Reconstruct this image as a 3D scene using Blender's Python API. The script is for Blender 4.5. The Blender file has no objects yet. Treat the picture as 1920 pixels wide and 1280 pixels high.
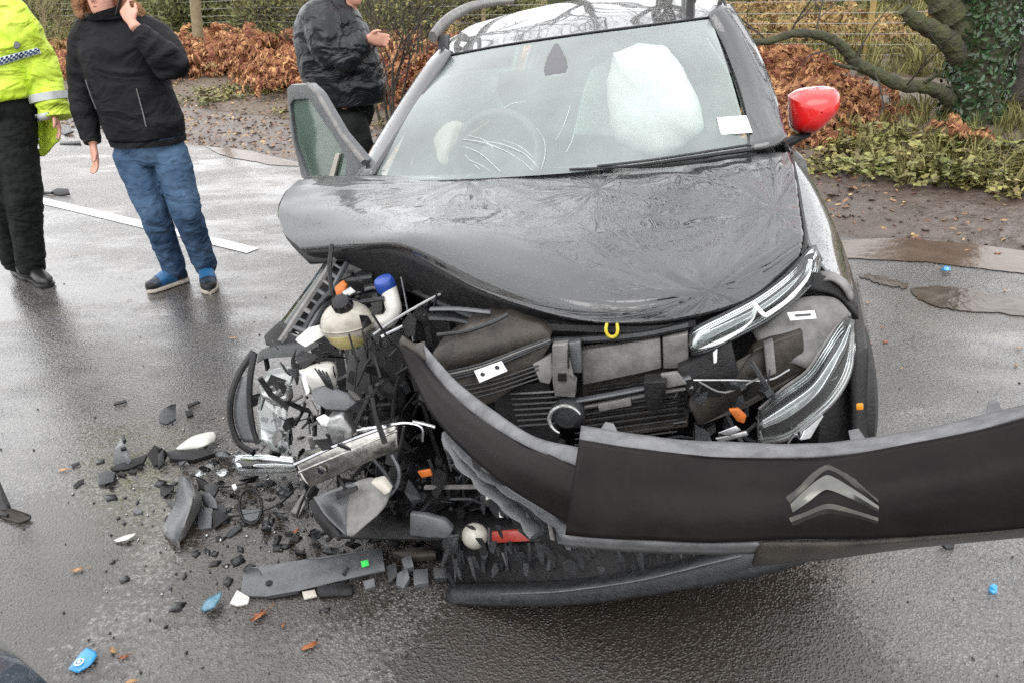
import bpy, bmesh, math, random
import numpy as np
from mathutils import Vector, Matrix, noise, Euler
R_ = math.radians
random.seed(7); rng = np.random.default_rng(7)
sc = bpy.context.scene
col = sc.collection

# ------------------------------------------------------------------ camera, world, sun, exposure
FPX = 1409.0
cam_d = bpy.data.cameras.new('camera'); cam_d.sensor_width = 36; cam_d.lens = FPX/1920*36
cam_d.clip_start = 0.05; cam_d.clip_end = 2000
cam = bpy.data.objects.new('camera', cam_d); col.objects.link(cam)
CAM_M = Matrix.Translation((0, 0, 1.685)) @ Matrix.Rotation(R_(90-26.54), 4, 'X') @ Matrix.Rotation(R_(-2.5), 4, 'Z')
cam.matrix_world = CAM_M
sc.camera = cam
sc.render.resolution_x = 1024; sc.render.resolution_y = 682

world = bpy.data.worlds.new('World'); sc.world = world; world.use_nodes = True
wn = world.node_tree.nodes; wl = world.node_tree.links
wn.clear()
w_out = wn.new('ShaderNodeOutputWorld'); w_bg = wn.new('ShaderNodeBackground')
sky = wn.new('ShaderNodeTexSky'); sky.sky_type = 'NISHITA'; sky.sun_disc = False
SUN_EL, SUN_ROT = R_(48), R_(200)
sky.sun_elevation = SUN_EL; sky.sun_rotation = SUN_ROT
w_tc = wn.new('ShaderNodeTexCoord'); w_ns = wn.new('ShaderNodeTexNoise'); w_ns.inputs['Scale'].default_value = 2.2
w_ns.inputs['Detail'].default_value = 6
w_rp = wn.new('ShaderNodeValToRGB')
w_rp.color_ramp.elements[0].position = .3; w_rp.color_ramp.elements[0].color = (12.6, 12.7, 12.9, 1)
w_rp.color_ramp.elements[1].position = .75; w_rp.color_ramp.elements[1].color = (16.9, 17.0, 17.1, 1)
w_mx = wn.new('ShaderNodeMixRGB'); w_mx.inputs[0].default_value = .93     # overcast: cloud cover hides nearly all of the blue
wl.new(w_tc.outputs['Generated'], w_ns.inputs['Vector']); wl.new(w_ns.outputs['Fac'], w_rp.inputs[0])
wl.new(sky.outputs[0], w_mx.inputs[1]); wl.new(w_rp.outputs[0], w_mx.inputs[2])
wl.new(w_mx.outputs[0], w_bg.inputs[0]); w_bg.inputs[1].default_value = 0.075
wl.new(w_bg.outputs[0], w_out.inputs[0])
sun_d = bpy.data.lights.new('sun', 'SUN'); sun_d.energy = 0.5; sun_d.angle = R_(40); sun_d.color = (1, .97, .93)
sun = bpy.data.objects.new('sun', sun_d); col.objects.link(sun)
sun.rotation_euler = (R_(42), 0, R_(-20)); sun.location = (0, 0, 20)
sc.view_settings.view_transform = 'Standard'; sc.view_settings.look = 'None'
sc.view_settings.gamma = 1; sc.view_settings.exposure = 1.15
sc.render.engine = 'CYCLES'
sc.cycles.use_denoising = False; sc.cycles.max_bounces = 7; sc.cycles.transparent_max_bounces = 12; sc.cycles.caustics_reflective = False; sc.cycles.caustics_refractive = False

# ------------------------------------------------------------------ surveying helpers
CAMP = CAM_M.translation.copy(); CAMR = CAM_M.to_3x3()
def ray(px, py):
    return CAMR @ Vector(((px-960)/FPX, (640-py)/FPX, -1))
def PD(px, py, d): return CAMP + ray(px, py)*d
def PZ(px, py, z=0.0):
    r = ray(px, py); return CAMP + r*((z-CAMP.z)/r.z)
def PY(px, py, y):
    r = ray(px, py); return CAMP + r*((y-CAMP.y)/r.y)
CT = Vector((.0812, 1.6464, .0038))
CR = Matrix(((.9701, .2210, -.1006), (-.2162, .9747, .0565), (.1106, -.0331, .9933)))
CRI = CR.inverted()
def LC(x, y, z): return CR @ Vector((x, y, z)) + CT            # car frame -> world
def CL(p): return CRI @ (p-CT)
def CY(px, py, yl):                                            # sight line meets the car's cross plane y = yl
    r = CRI @ ray(px, py); o = CL(CAMP)
    return LC(*(o + r*((yl-o.y)/r.y)))
def PP(px, py, p0, n):
    r = ray(px, py); return CAMP + r*((p0-CAMP).dot(n)/r.dot(n))
CYV = CR @ Vector((0, 1, 0)); CXV = CR @ Vector((1, 0, 0)); CZV = CR @ Vector((0, 0, 1))

# ------------------------------------------------------------------ object helpers
def props(o, label=None, cat=None, group=None, kind=None):
    if label: o['label'] = label
    if cat: o['category'] = cat
    if group: o['group'] = group
    if kind: o['kind'] = kind
    return o
def thing(name, loc, label, cat, group=None):
    o = bpy.data.objects.new(name, None); col.objects.link(o); o.location = loc
    o.empty_display_size = .1
    return props(o, label, cat, group)
def wloc(o):
    v = Vector(o.location)
    while o.parent: o = o.parent; v = v + Vector(o.location)
    return v
def link(name, me, mat, parent=None, origin=None, smooth=True):
    """me has world coordinates; the object gets its origin at 'origin'."""
    o = bpy.data.objects.new(name, me); col.objects.link(o)
    if mat is not None and not me.materials: me.materials.append(mat)
    n = len(me.vertices); c = np.empty(n*3, np.float32); me.vertices.foreach_get('co', c); c = c.reshape(-1, 3)
    if origin is None:
        origin = wloc(parent) if parent else Vector((float(c[:, 0].mean()), float(c[:, 1].mean()), float(c[:, 2].min())))
    origin = Vector(origin)
    c = c - np.array(origin, np.float32)
    me.vertices.foreach_set('co', c.ravel())
    if parent: o.parent = parent; o.location = origin - wloc(parent)
    else: o.location = origin
    if smooth: me.polygons.foreach_set('use_smooth', np.ones(len(me.polygons), bool))
    me.update()
    return o
def mk(name, V, F, mat, parent=None, smooth=True, origin=None):
    me = bpy.data.meshes.new(name); me.from_pydata([tuple(v) for v in V], [], [tuple(f) for f in F])
    return link(name, me, mat, parent, origin, smooth)
def mknp(name, V, F, mat, parent=None, smooth=False, origin=None):
    """V (n,3), F (m,k) arrays, fast."""
    me = bpy.data.meshes.new(name); k = F.shape[1]
    me.vertices.add(len(V)); me.vertices.foreach_set('co', V.astype(np.float32).ravel())
    me.loops.add(F.size); me.loops.foreach_set('vertex_index', F.astype(np.int32).ravel())
    me.polygons.add(len(F)); me.polygons.foreach_set('loop_start', np.arange(0, F.size, k, dtype=np.int32))
    me.update(calc_edges=True); me.validate()
    return link(name, me, mat, parent, origin, smooth)
def bevel(o, w=.004, seg=2, ang=35):
    m = o.modifiers.new('bevel', 'BEVEL'); m.width = w; m.segments = seg; m.limit_method = 'ANGLE'; m.angle_limit = R_(ang)
    return o
class G:
    """collects geometry of one part"""
    def __init__(s): s.V = []; s.F = []
    def add(s, V, F):
        b = len(s.V); s.V += [Vector(v) for v in V]; s.F += [tuple(i+b for i in f) for f in F]; return s
    def box(s, c, sz, rot=None):
        c = Vector(c); sx, sy, sz_ = [a/2 for a in sz]; m = rot if rot is not None else Matrix.Identity(3)
        V = [c + m @ Vector((x*sx, y*sy, z*sz_)) for x in (-1, 1) for y in (-1, 1) for z in (-1, 1)]
        return s.add(V, [(0,1,3,2),(4,6,7,5),(0,4,5,1),(2,3,7,6),(0,2,6,4),(1,5,7,3)])
    def tube(s, P, r, n=8, flat=1.0, cap=True):
        P = [Vector(p) for p in P]; m = len(P)
        if not hasattr(r, '__len__'): r = [r]*m
        V = []; up = None
        for i, p in enumerate(P):
            t = (P[min(i+1, m-1)]-P[max(i-1, 0)])
            t = t.normalized() if t.length > 1e-9 else Vector((0, 0, 1))
            if up is None:
                up = Vector((0, 0, 1)) if abs(t.z) < .9 else Vector((1, 0, 0))
            a = t.cross(up).normalized(); b = a.cross(t).normalized(); up = b
            for k in range(n):
                an = 2*math.pi*k/n; V.append(p + a*(math.cos(an)*r[i]) + b*(math.sin(an)*r[i]*flat))
        F = [(i*n+k, i*n+(k+1) % n, (i+1)*n+(k+1) % n, (i+1)*n+k) for i in range(m-1) for k in range(n)]
        if cap: F += [tuple(range(n-1, -1, -1)), tuple((m-1)*n+k for k in range(n))]
        return s.add(V, F)
    def rings(s, R, n=20, pw=2.0):
        """R: (centre, u vector, v vector) superellipse rings"""
        V = []
        for c, u, v in R:
            c, u, v = Vector(c), Vector(u), Vector(v)
            for k in range(n):
                a = 2*math.pi*k/n; ca, sa = math.cos(a), math.sin(a)
                V.append(c + u*(math.copysign(abs(ca)**(2/pw), ca)) + v*(math.copysign(abs(sa)**(2/pw), sa)))
        m = len(R)
        F = [(i*n+k, i*n+(k+1) % n, (i+1)*n+(k+1) % n, (i+1)*n+k) for i in range(m-1) for k in range(n)]
        F += [tuple(range(n-1, -1, -1)), tuple((m-1)*n+k for k in range(n))]
        return s.add(V, F)
    def lathe(s, base, axis, prof, n=20):
        base = Vector(base); ax = Vector(axis).normalized(); a = ax.orthogonal().normalized(); b = ax.cross(a)
        return s.rings([(base+ax*h, a*r, b*r) for r, h in prof], n)
    def ball(s, c, r, n=12, sc_=(1, 1, 1), rot=None):
        m = rot if rot is not None else Matrix.Identity(3); R = []
        for i in range(1, n):
            t = math.pi*i/n; R.append((Vector(c)+m@Vector((0, 0, -math.cos(t)*r*sc_[2])), m@Vector((math.sin(t)*r*sc_[0], 0, 0)), m@Vector((0, math.sin(t)*r*sc_[1], 0))))
        return s.rings(R, n+4)
    def slab(s, P, ext):
        """polygon P pushed along ext"""
        P = [Vector(p) for p in P]; n = len(P); ext = Vector(ext)
        nrm = Vector((0, 0, 0))
        for i in range(n): nrm += P[i].cross(P[(i+1) % n])
        if nrm.dot(ext) > 0: P = P[::-1]
        F = [tuple(range(n)), tuple(range(2*n-1, n-1, -1))] + [(i, n+i, n+(i+1) % n, (i+1) % n) for i in range(n)]
        return s.add(P+[p+ext for p in P], F)
    def go(s, name, mat, parent=None, smooth=True, bev=0, origin=None, seg=2):
        bm = bmesh.new(); vs = [bm.verts.new(v) for v in s.V]
        for f in s.F:
            try: bm.faces.new([vs[i] for i in f])
            except ValueError: pass
        big = [f for f in bm.faces if len(f.verts) > 4]
        if big: bmesh.ops.triangulate(bm, faces=big, ngon_method='EAR_CLIP')
        bmesh.ops.recalc_face_normals(bm, faces=bm.faces[:])
        me = bpy.data.meshes.new(name); bm.to_mesh(me); bm.free()
        o = link(name, me, mat, parent, origin, smooth)
        if bev: bevel(o, bev, seg)
        elif smooth: autosm(o)
        return o
def autosm(o, a=38):
    me = o.data; me.set_sharp_from_angle(angle=R_(a))
def cr(p0, p1, p2, p3, t):
    return .5*((2*p1)+(p2-p0)*t+(2*p0-5*p1+4*p2-p3)*t*t+(3*p1-p0-3*p2+p3)*t*t*t)
def spline(P, n):
    P = [Vector(p) for p in P]; m = len(P)-1; out = []
    for k in range(n+1):
        u = k/n*m; i = min(int(u), m-1); t = u-i
        out.append(cr(P[max(i-1, 0)] if i > 0 else P[0]*2-P[1], P[i], P[i+1], P[i+2] if i+2 <= m else P[m]*2-P[m-1], t))
    return out
def patch(rows, nu, nv, disp=None):
    """rows of control points -> smooth grid (V, F); nu along rows, nv across"""
    A = [spline(r, nu) for r in rows]
    cols = [spline([a[i] for a in A], nv) for i in range(nu+1)]
    V = [cols[i][j] for j in range(nv+1) for i in range(nu+1)]
    F = [(j*(nu+1)+i, j*(nu+1)+i+1, (j+1)*(nu+1)+i+1, (j+1)*(nu+1)+i) for j in range(nv) for i in range(nu)]
    if disp: V = [v + disp(i % (nu+1)/nu, i//(nu+1)/nv, v) for i, v in enumerate(V)]
    return V, F
def sheet(name, rows, nu, nv, mat, thick, parent=None, disp=None, offset=-1, origin=None):
    V, F = patch(rows, nu, nv, disp)
    o = mk(name, V, F, mat, parent, True, origin)
    m = o.modifiers.new('solid', 'SOLIDIFY'); m.thickness = thick; m.offset = offset; m.use_even_offset = False
    return o
def dup(o, parent=None, loc=None, rot=None, scl=None):
    c = o.copy(); col.objects.link(c); c.parent = parent
    for ch in list(o.children): dup(ch, c)
    if loc is not None: c.location = loc
    if rot is not None: c.rotation_euler = rot
    if scl is not None: c.scale = scl
    return c

# ------------------------------------------------------------------ materials
def M(name, color, rough=.5, metal=0, spec=.5, coat=0, coat_r=.03, vary=0, vscale=8, bump=0, bscale=60, rvary=0,
      color2=None, trans=0, ior=1.5, alpha=1, island=0, sheen=0, bdist=.01, sub=0, detail=5, wet=0, wscale=260, cloth=0):
    m = bpy.data.materials.new(name); m.use_nodes = True; nt = m.node_tree; N = nt.nodes; L = nt.links
    b = N['Principled BSDF']
    b.inputs['Base Color'].default_value = (*color, 1); b.inputs['Roughness'].default_value = rough
    b.inputs['Metallic'].default_value = metal; b.inputs['Specular IOR Level'].default_value = spec
    b.inputs['Coat Weight'].default_value = coat; b.inputs['Coat Roughness'].default_value = coat_r
    b.inputs['Transmission Weight'].default_value = trans; b.inputs['IOR'].default_value = ior; b.inputs['Alpha'].default_value = alpha
    if sheen: b.inputs['Sheen Weight'].default_value = sheen
    tc = N.new('ShaderNodeTexCoord')
    if vary or color2 or rvary:
        n = N.new('ShaderNodeTexNoise'); n.inputs['Scale'].default_value = vscale; n.inputs['Detail'].default_value = detail
        n.inputs['Roughness'].default_value = .65
        L.new(tc.outputs['Object'], n.inputs['Vector'])
        rp = N.new('ShaderNodeValToRGB'); rp.color_ramp.elements[0].position = .32; rp.color_ramp.elements[1].position = .68
        c2 = color2 if color2 else tuple(min(1, c*(1+vary)) for c in color)
        c1 = color if color2 else tuple(c*(1-vary) for c in color)
        rp.color_ramp.elements[0].color = (*c1, 1); rp.color_ramp.elements[1].color = (*c2, 1)
        L.new(n.outputs['Fac'], rp.inputs[0]); src = rp.outputs[0]
        if island:
            g = N.new('ShaderNodeNewGeometry'); hs = N.new('ShaderNodeHueSaturation')
            mr = N.new('ShaderNodeMapRange'); mr.inputs[3].default_value = 1-island; mr.inputs[4].default_value = 1+island
            mh = N.new('ShaderNodeMapRange'); mh.inputs[3].default_value = .5-.05*island; mh.inputs[4].default_value = .5+.05*island
            L.new(g.outputs['Random Per Island'], mr.inputs[0]); L.new(g.outputs['Random Per Island'], mh.inputs[0])
            L.new(mr.outputs[0], hs.inputs['Value']); L.new(mh.outputs[0], hs.inputs['Hue']); L.new(src, hs.inputs['Color']); src = hs.outputs[0]
        L.new(src, b.inputs['Base Color'])
        if rvary:
            mr = N.new('ShaderNodeMapRange'); mr.inputs[3].default_value = max(.02, rough-rvary); mr.inputs[4].default_value = min(1, rough+rvary)
            L.new(n.outputs['Fac'], mr.inputs[0]); L.new(mr.outputs[0], b.inputs['Roughness'])
    if bump:
        n2 = N.new('ShaderNodeTexNoise'); n2.inputs['Scale'].default_value = bscale; n2.inputs['Detail'].default_value = 4
        L.new(tc.outputs['Object'], n2.inputs['Vector'])
        if cloth:      # creased cloth: folds run across the limb
            mpp = N.new('ShaderNodeMapping'); mpp.inputs['Scale'].default_value = (.8, .8, 1.35); mpp.inputs['Rotation'].default_value = (.5, .6, 0); L.new(tc.outputs['Object'], mpp.inputs['Vector']); L.new(mpp.outputs[0], n2.inputs['Vector']); n2.inputs['Distortion'].default_value = .8; n2.inputs['Detail'].default_value = 3
        bp = N.new('ShaderNodeBump'); bp.inputs['Strength'].default_value = bump; bp.inputs['Distance'].default_value = bdist
        L.new(n2.outputs['Fac'], bp.inputs['Height']); L.new(bp.outputs[0], b.inputs['Normal'])
        if coat and not wet: L.new(bp.outputs[0], b.inputs['Coat Normal'])
    if wet:        # beads of rain: a thin glossy coat broken up by drops
        b.inputs['Coat Weight'].default_value = wet; b.inputs['Coat Roughness'].default_value = .06; b.inputs['Coat IOR'].default_value = 1.33
        v = N.new('ShaderNodeTexVoronoi'); v.inputs['Scale'].default_value = wscale; L.new(tc.outputs['Object'], v.inputs['Vector'])
        v2 = N.new('ShaderNodeTexNoise'); v2.inputs['Scale'].default_value = wscale*.35; v2.inputs['Detail'].default_value = 3; L.new(tc.outputs['Object'], v2.inputs['Vector'])
        ad = N.new('ShaderNodeMath'); ad.operation = 'MULTIPLY_ADD'; ad.inputs[1].default_value = -.6; L.new(v.outputs['Distance'], ad.inputs[0]); L.new(v2.outputs['Fac'], ad.inputs[2])
        b2 = N.new('ShaderNodeBump'); b2.inputs['Strength'].default_value = .9; b2.inputs['Distance'].default_value = .004
        L.new(ad.outputs[0], b2.inputs['Height']); L.new(b2.outputs[0], b.inputs['Coat Normal'])
    return m

def mat_wet_paint(name, color, drops=.5, creases=None):
    """car paint under clear coat with beads of rain"""
    m = M(name, color, .3, 0, .4, 1.0, .035); nt = m.node_tree; N = nt.nodes; L = nt.links; b = N['Principled BSDF']
    b.inputs['Coat IOR'].default_value = 1.68
    tc = N.new('ShaderNodeTexCoord')
    v = N.new('ShaderNodeTexVoronoi'); v.inputs['Scale'].default_value = 135; L.new(tc.outputs['Object'], v.inputs['Vector'])
    mr = N.new('ShaderNodeMapRange'); mr.inputs[1].default_value = 0; mr.inputs[2].default_value = .36; mr.inputs[3].default_value = 1; mr.inputs[4].default_value = 0
    mr.interpolation_type = 'SMOOTHSTEP'
    L.new(v.outputs['Distance'], mr.inputs[0])
    n = N.new('ShaderNodeTexNoise'); n.inputs['Scale'].default_value = 34; n.inputs['Detail'].default_value = 3; L.new(tc.outputs['Object'], n.inputs['Vector'])
    nr = N.new('ShaderNodeMapRange'); nr.inputs[1].default_value = .38; nr.inputs[2].default_value = .62; L.new(n.outputs['Fac'], nr.inputs[0])
    mm = N.new('ShaderNodeMath'); mm.operation = 'MULTIPLY'; L.new(mr.outputs[0], mm.inputs[0]); L.new(nr.outputs[0], mm.inputs[1])
    bp = N.new('ShaderNodeBump'); bp.inputs['Strength'].default_value = drops; bp.inputs['Distance'].default_value = .004
    hsrc = mm.outputs[0]
    L.new(hsrc, bp.inputs['Height']); last = bp
    if creases:      # fine pressed-in creases fanning out from the buckling points of the sheet metal
        uv = N.new('ShaderNodeUVMap'); prev = None
        for (cu, cv), k, rad in creases:
            sb = N.new('ShaderNodeVectorMath'); sb.operation = 'SUBTRACT'; sb.inputs[1].default_value = (cu, cv, 0); L.new(uv.outputs[0], sb.inputs[0])
            sx = N.new('ShaderNodeSeparateXYZ'); L.new(sb.outputs[0], sx.inputs[0])
            at = N.new('ShaderNodeMath'); at.operation = 'ARCTAN2'; L.new(sx.outputs[1], at.inputs[0]); L.new(sx.outputs[0], at.inputs[1])
            ln = N.new('ShaderNodeVectorMath'); ln.operation = 'LENGTH'; L.new(sb.outputs[0], ln.inputs[0])
            cb = N.new('ShaderNodeCombineXYZ'); ml = N.new('ShaderNodeMath'); ml.operation = 'MULTIPLY'; ml.inputs[1].default_value = k; L.new(at.outputs[0], ml.inputs[0]); L.new(ml.outputs[0], cb.inputs[0])
            m2 = N.new('ShaderNodeMath'); m2.operation = 'MULTIPLY'; m2.inputs[1].default_value = 3.2; L.new(ln.outputs['Value'], m2.inputs[0]); L.new(m2.outputs[0], cb.inputs[1]); cb.inputs[2].default_value = cu*7
            nz = N.new('ShaderNodeTexNoise'); nz.inputs['Scale'].default_value = 1; nz.inputs['Detail'].default_value = 4; nz.inputs['Distortion'].default_value = .35; L.new(cb.outputs[0], nz.inputs['Vector'])
            s5 = N.new('ShaderNodeMath'); s5.operation = 'SUBTRACT'; s5.inputs[1].default_value = .5; L.new(nz.outputs['Fac'], s5.inputs[0])
            ab = N.new('ShaderNodeMath'); ab.operation = 'ABSOLUTE'; L.new(s5.outputs[0], ab.inputs[0])
            r1 = N.new('ShaderNodeMapRange'); r1.interpolation_type = 'SMOOTHSTEP'; r1.inputs[1].default_value = 0; r1.inputs[2].default_value = .055; r1.inputs[3].default_value = 1; r1.inputs[4].default_value = 0; L.new(ab.outputs[0], r1.inputs[0])
            r2 = N.new('ShaderNodeMapRange'); ma = N.new('ShaderNodeTexNoise'); ma.inputs['Scale'].default_value = 1.3; ma.inputs['Detail'].default_value = 1; L.new(cb.outputs[0], ma.inputs['Vector']); ma2 = N.new('ShaderNodeMapRange'); ma2.inputs[1].default_value = .42; ma2.inputs[2].default_value = .58; sc2 = N.new('ShaderNodeVectorMath'); sc2.operation = 'SCALE'; sc2.inputs['Scale'].default_value = .3; L.new(cb.outputs[0], sc2.inputs[0]); L.new(sc2.outputs[0], ma.inputs['Vector']); L.new(ma.outputs['Fac'], ma2.inputs[0]); r2.interpolation_type = 'SMOOTHSTEP'; r2.inputs[1].default_value = .12*rad; r2.inputs[2].default_value = rad; r2.inputs[3].default_value = 1; r2.inputs[4].default_value = 0; L.new(ln.outputs['Value'], r2.inputs[0])
            mu = N.new('ShaderNodeMath'); mu.operation = 'MULTIPLY'; m0 = N.new('ShaderNodeMath'); m0.operation = 'MULTIPLY'; L.new(r1.outputs[0], m0.inputs[0]); L.new(ma2.outputs[0], m0.inputs[1]); L.new(m0.outputs[0], mu.inputs[0]); L.new(r2.outputs[0], mu.inputs[1])
            if prev is None: prev = mu
            else:
                ad = N.new('ShaderNodeMath'); ad.operation = 'MAXIMUM'; L.new(prev.outputs[0], ad.inputs[0]); L.new(mu.outputs[0], ad.inputs[1]); prev = ad
        bc = N.new('ShaderNodeBump'); bc.inputs['Strength'].default_value = 1; bc.inputs['Distance'].default_value = .0032; bc.invert = True
        L.new(prev.outputs[0], bc.inputs['Height']); L.new(bc.outputs[0], bp.inputs['Normal'])
    L.new(bp.outputs[0], b.inputs['Coat Normal'])
    return m
PAINT = mat_wet_paint('wet_black_paint', (.012, .0125, .014), 1.0)
HOODP = mat_wet_paint('creased_black_paint', (.012, .0125, .014), 1.0, [((1.49, .42), 5.5, .55), ((1.28, .84), 5.5, .75), ((.58, .10), 5.0, .5), ((.95, .25), 4.5, .35)])
REDP = mat_wet_paint('wet_red_paint', (.62, .012, .012), .2); REDP.node_tree.nodes['Principled BSDF'].inputs['Coat IOR'].default_value = 1.45
BUMP = M('satin_black_fascia', (.006, .005, .005), .42, spec=.10, bump=.12, bscale=40, rvary=.1, vscale=9, color2=(.013, .010, .010))
GREYFL = M('scuffed_grey_flange', (.115, .115, .12), .5, vary=.35, vscale=25, bump=.15, bscale=90)
BLK = M('black_plastic', (.010, .010, .011), .5, spec=.15, wet=.55, vary=.5, vscale=30, bump=.3, bscale=160, bdist=.003, rvary=.15)
BLK2 = M('wet_dark_plastic', (.020, .021, .023), .4, spec=.2, wet=.9, vary=.45, vscale=40, bump=.25, bscale=120, bdist=.003, rvary=.15)
GRY = M('wet_grey_plastic', (.062, .066, .072), .4, wet=.9, vary=.3, vscale=30, bump=.2, bscale=150, bdist=.003, rvary=.1)
SCUFF = M('dusty_grey_plastic', (.15, .145, .14), .55, wet=.3, vary=.35, vscale=22, bump=.2, bscale=120, bdist=.003)
MUDPL = M('muddy_black_plastic', (.02, .017, .015), .5, spec=.2, wet=.5, color2=(.055, .046, .038), vscale=18, bump=.25, bscale=100, bdist=.003)
ALU = M('bent_aluminium', (.40, .385, .36), .3, 1, vary=.35, vscale=25, bump=.15, bscale=60, bdist=.006, rvary=.12)
STEEL = M('dull_steel', (.32, .32, .32), .4, .9, vary=.3, vscale=20, bump=.2, bscale=60)
CHROME = M('chrome', (.45, .45, .46), .16, 1, vary=.1, vscale=30)
REFL = M('lamp_reflector', (.46, .46, .45), .25, .7, vary=.2, vscale=30, bump=.3, bscale=50)
WHT = M('white_plastic', (.58, .57, .53), .35, vary=.1, vscale=12)
TANK = M('translucent_tank_plastic', (.22, .20, .16), .35, color2=(.46, .44, .38), vscale=14, sub=.2)
COOL = M('yellowed_tank_base', (.42, .36, .16), .3, vary=.2, vscale=15)
BLUE = M('blue_cap_plastic', (.02, .06, .30), .35, vary=.15)
RUB = M('tyre_rubber', (.015, .015, .016), .6, vary=.3, vscale=20, bump=.4, bscale=80)
AIRB = M('airbag_fabric', (.90, .92, .90), .85, vary=.04, vscale=6, bump=.3, bscale=14, bdist=.02)
SEAT = M('seat_fabric', (.10, .10, .105), .8, vary=.3, vscale=40)
CREAM = M('cream_trim', (.45, .42, .37), .7, vary=.1)
RUST = M('rusty_disc', (.12, .045, .02), .8, color2=(.05, .03, .02), vscale=30)
AMBER = M('amber_reflector', (.75, .30, .02), .25, vary=.1)
REDR = M('red_reflector', (.28, .03, .02), .35, vary=.3, vscale=30)
YEL = M('yellow_dipstick', (.55, .45, .03), .4, vary=.1)
GRN = M('green_sticker', (.05, .65, .10), .5, vary=.08)
PAPER = M('white_sticker', (.85, .85, .86), .6, vary=.04)
INK = M('printed_ink', (.05, .05, .06), .6)
ORG = M('orange_plastic', (.50, .13, .02), .5, vary=.25, vscale=40)
LITE = M('white_light_guide', (.9, .92, .9), .25, coat=.5)
LEAFO = M('orange_dead_leaf', (.36, .11, .03), .5, color2=(.20, .07, .03), vscale=60, bump=.4, bscale=120, bdist=.003)
LEAFT = M('tan_dead_leaf', (.48, .27, .12), .55, color2=(.30, .16, .08), vscale=60, bump=.4, bscale=120, bdist=.003)
BLUEC = M('blue_card', (.03, .30, .62), .3, vary=.12, vscale=60, coat=.5)
BLUEG = M('grey_blue_plastic', (.10, .22, .30), .3, vary=.2, vscale=50)
CLEAR = None
def mat_glass(name, tint, fog, alpha, rough=.03, bump=.0, fcol=(.78, .83, .82)):
    m = bpy.data.materials.new(name); m.use_nodes = True; nt = m.node_tree; N = nt.nodes; L = nt.links
    N.clear(); o = N.new('ShaderNodeOutputMaterial'); tr = N.new('ShaderNodeBsdfTransparent'); tr.inputs[0].default_value = (*tint, 1)
    df = N.new('ShaderNodeBsdfDiffuse'); df.inputs[0].default_value = (*fcol, 1)
    gl = N.new('ShaderNodeBsdfGlossy'); gl.inputs['Roughness'].default_value = rough; gl.inputs[0].default_value = (1, 1, 1, 1)
    fr = N.new('ShaderNodeFresnel'); fr.inputs[0].default_value = 1.5
    m1 = N.new('ShaderNodeMixShader'); m2 = N.new('ShaderNodeMixShader')
    tc = N.new('ShaderNodeTexCoord'); n = N.new('ShaderNodeTexNoise'); n.inputs['Scale'].default_value = 3.5; n.inputs['Detail'].default_value = 8
    L.new(tc.outputs['Object'], n.inputs['Vector'])
    mr = N.new('ShaderNodeMapRange'); mr.inputs[1].default_value = .3; mr.inputs[2].default_value = .7
    mr.inputs[3].default_value = fog*.75; mr.inputs[4].default_value = fog*1.25; L.new(n.outputs['Fac'], mr.inputs[0])
    L.new(mr.outputs[0], m1.inputs[0]); L.new(tr.outputs[0], m1.inputs[1]); L.new(df.outputs[0], m1.inputs[2])
    mu = N.new('ShaderNodeMath'); mu.operation = 'MULTIPLY'; mu.inputs[1].default_value = alpha; L.new(fr.outputs[0], mu.inputs[0]); mu.use_clamp = True
    L.new(mu.outputs[0], m2.inputs[0]); L.new(m1.outputs[0], m2.inputs[1]); L.new(gl.outputs[0], m2.inputs[2])
    if bump:
        n2 = N.new('ShaderNodeTexNoise'); n2.inputs['Scale'].default_value = 220; L.new(tc.outputs['Object'], n2.inputs['Vector'])
        bp = N.new('ShaderNodeBump'); bp.inputs['Strength'].default_value = bump; bp.inputs['Distance'].default_value = .003
        L.new(n2.outputs['Fac'], bp.inputs['Height']); L.new(bp.outputs[0], gl.inputs['Normal'])
    L.new(m2.outputs[0], o.inputs[0]); return m
GLASS = mat_glass('misted_windscreen_glass', (.95, 1.0, .98), .235, 1.6, .05, .25, (.62, .72, .69))
DGLASS = mat_glass('dark_window_glass', (.62, .80, .72), .06, 1.5, .04, .2)
GGLASS = mat_glass('green_door_glass', (.80, .95, .88), .24, 1.5, .05, 0, (.42, .60, .50))
CLEAR = mat_glass('clear_lens_plastic', (.90, .93, .93), .03, 1.0, .05, 0)
CRACK = mat_glass('crack_glass', (1, 1, 1), .8, 1.0, .1)

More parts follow.
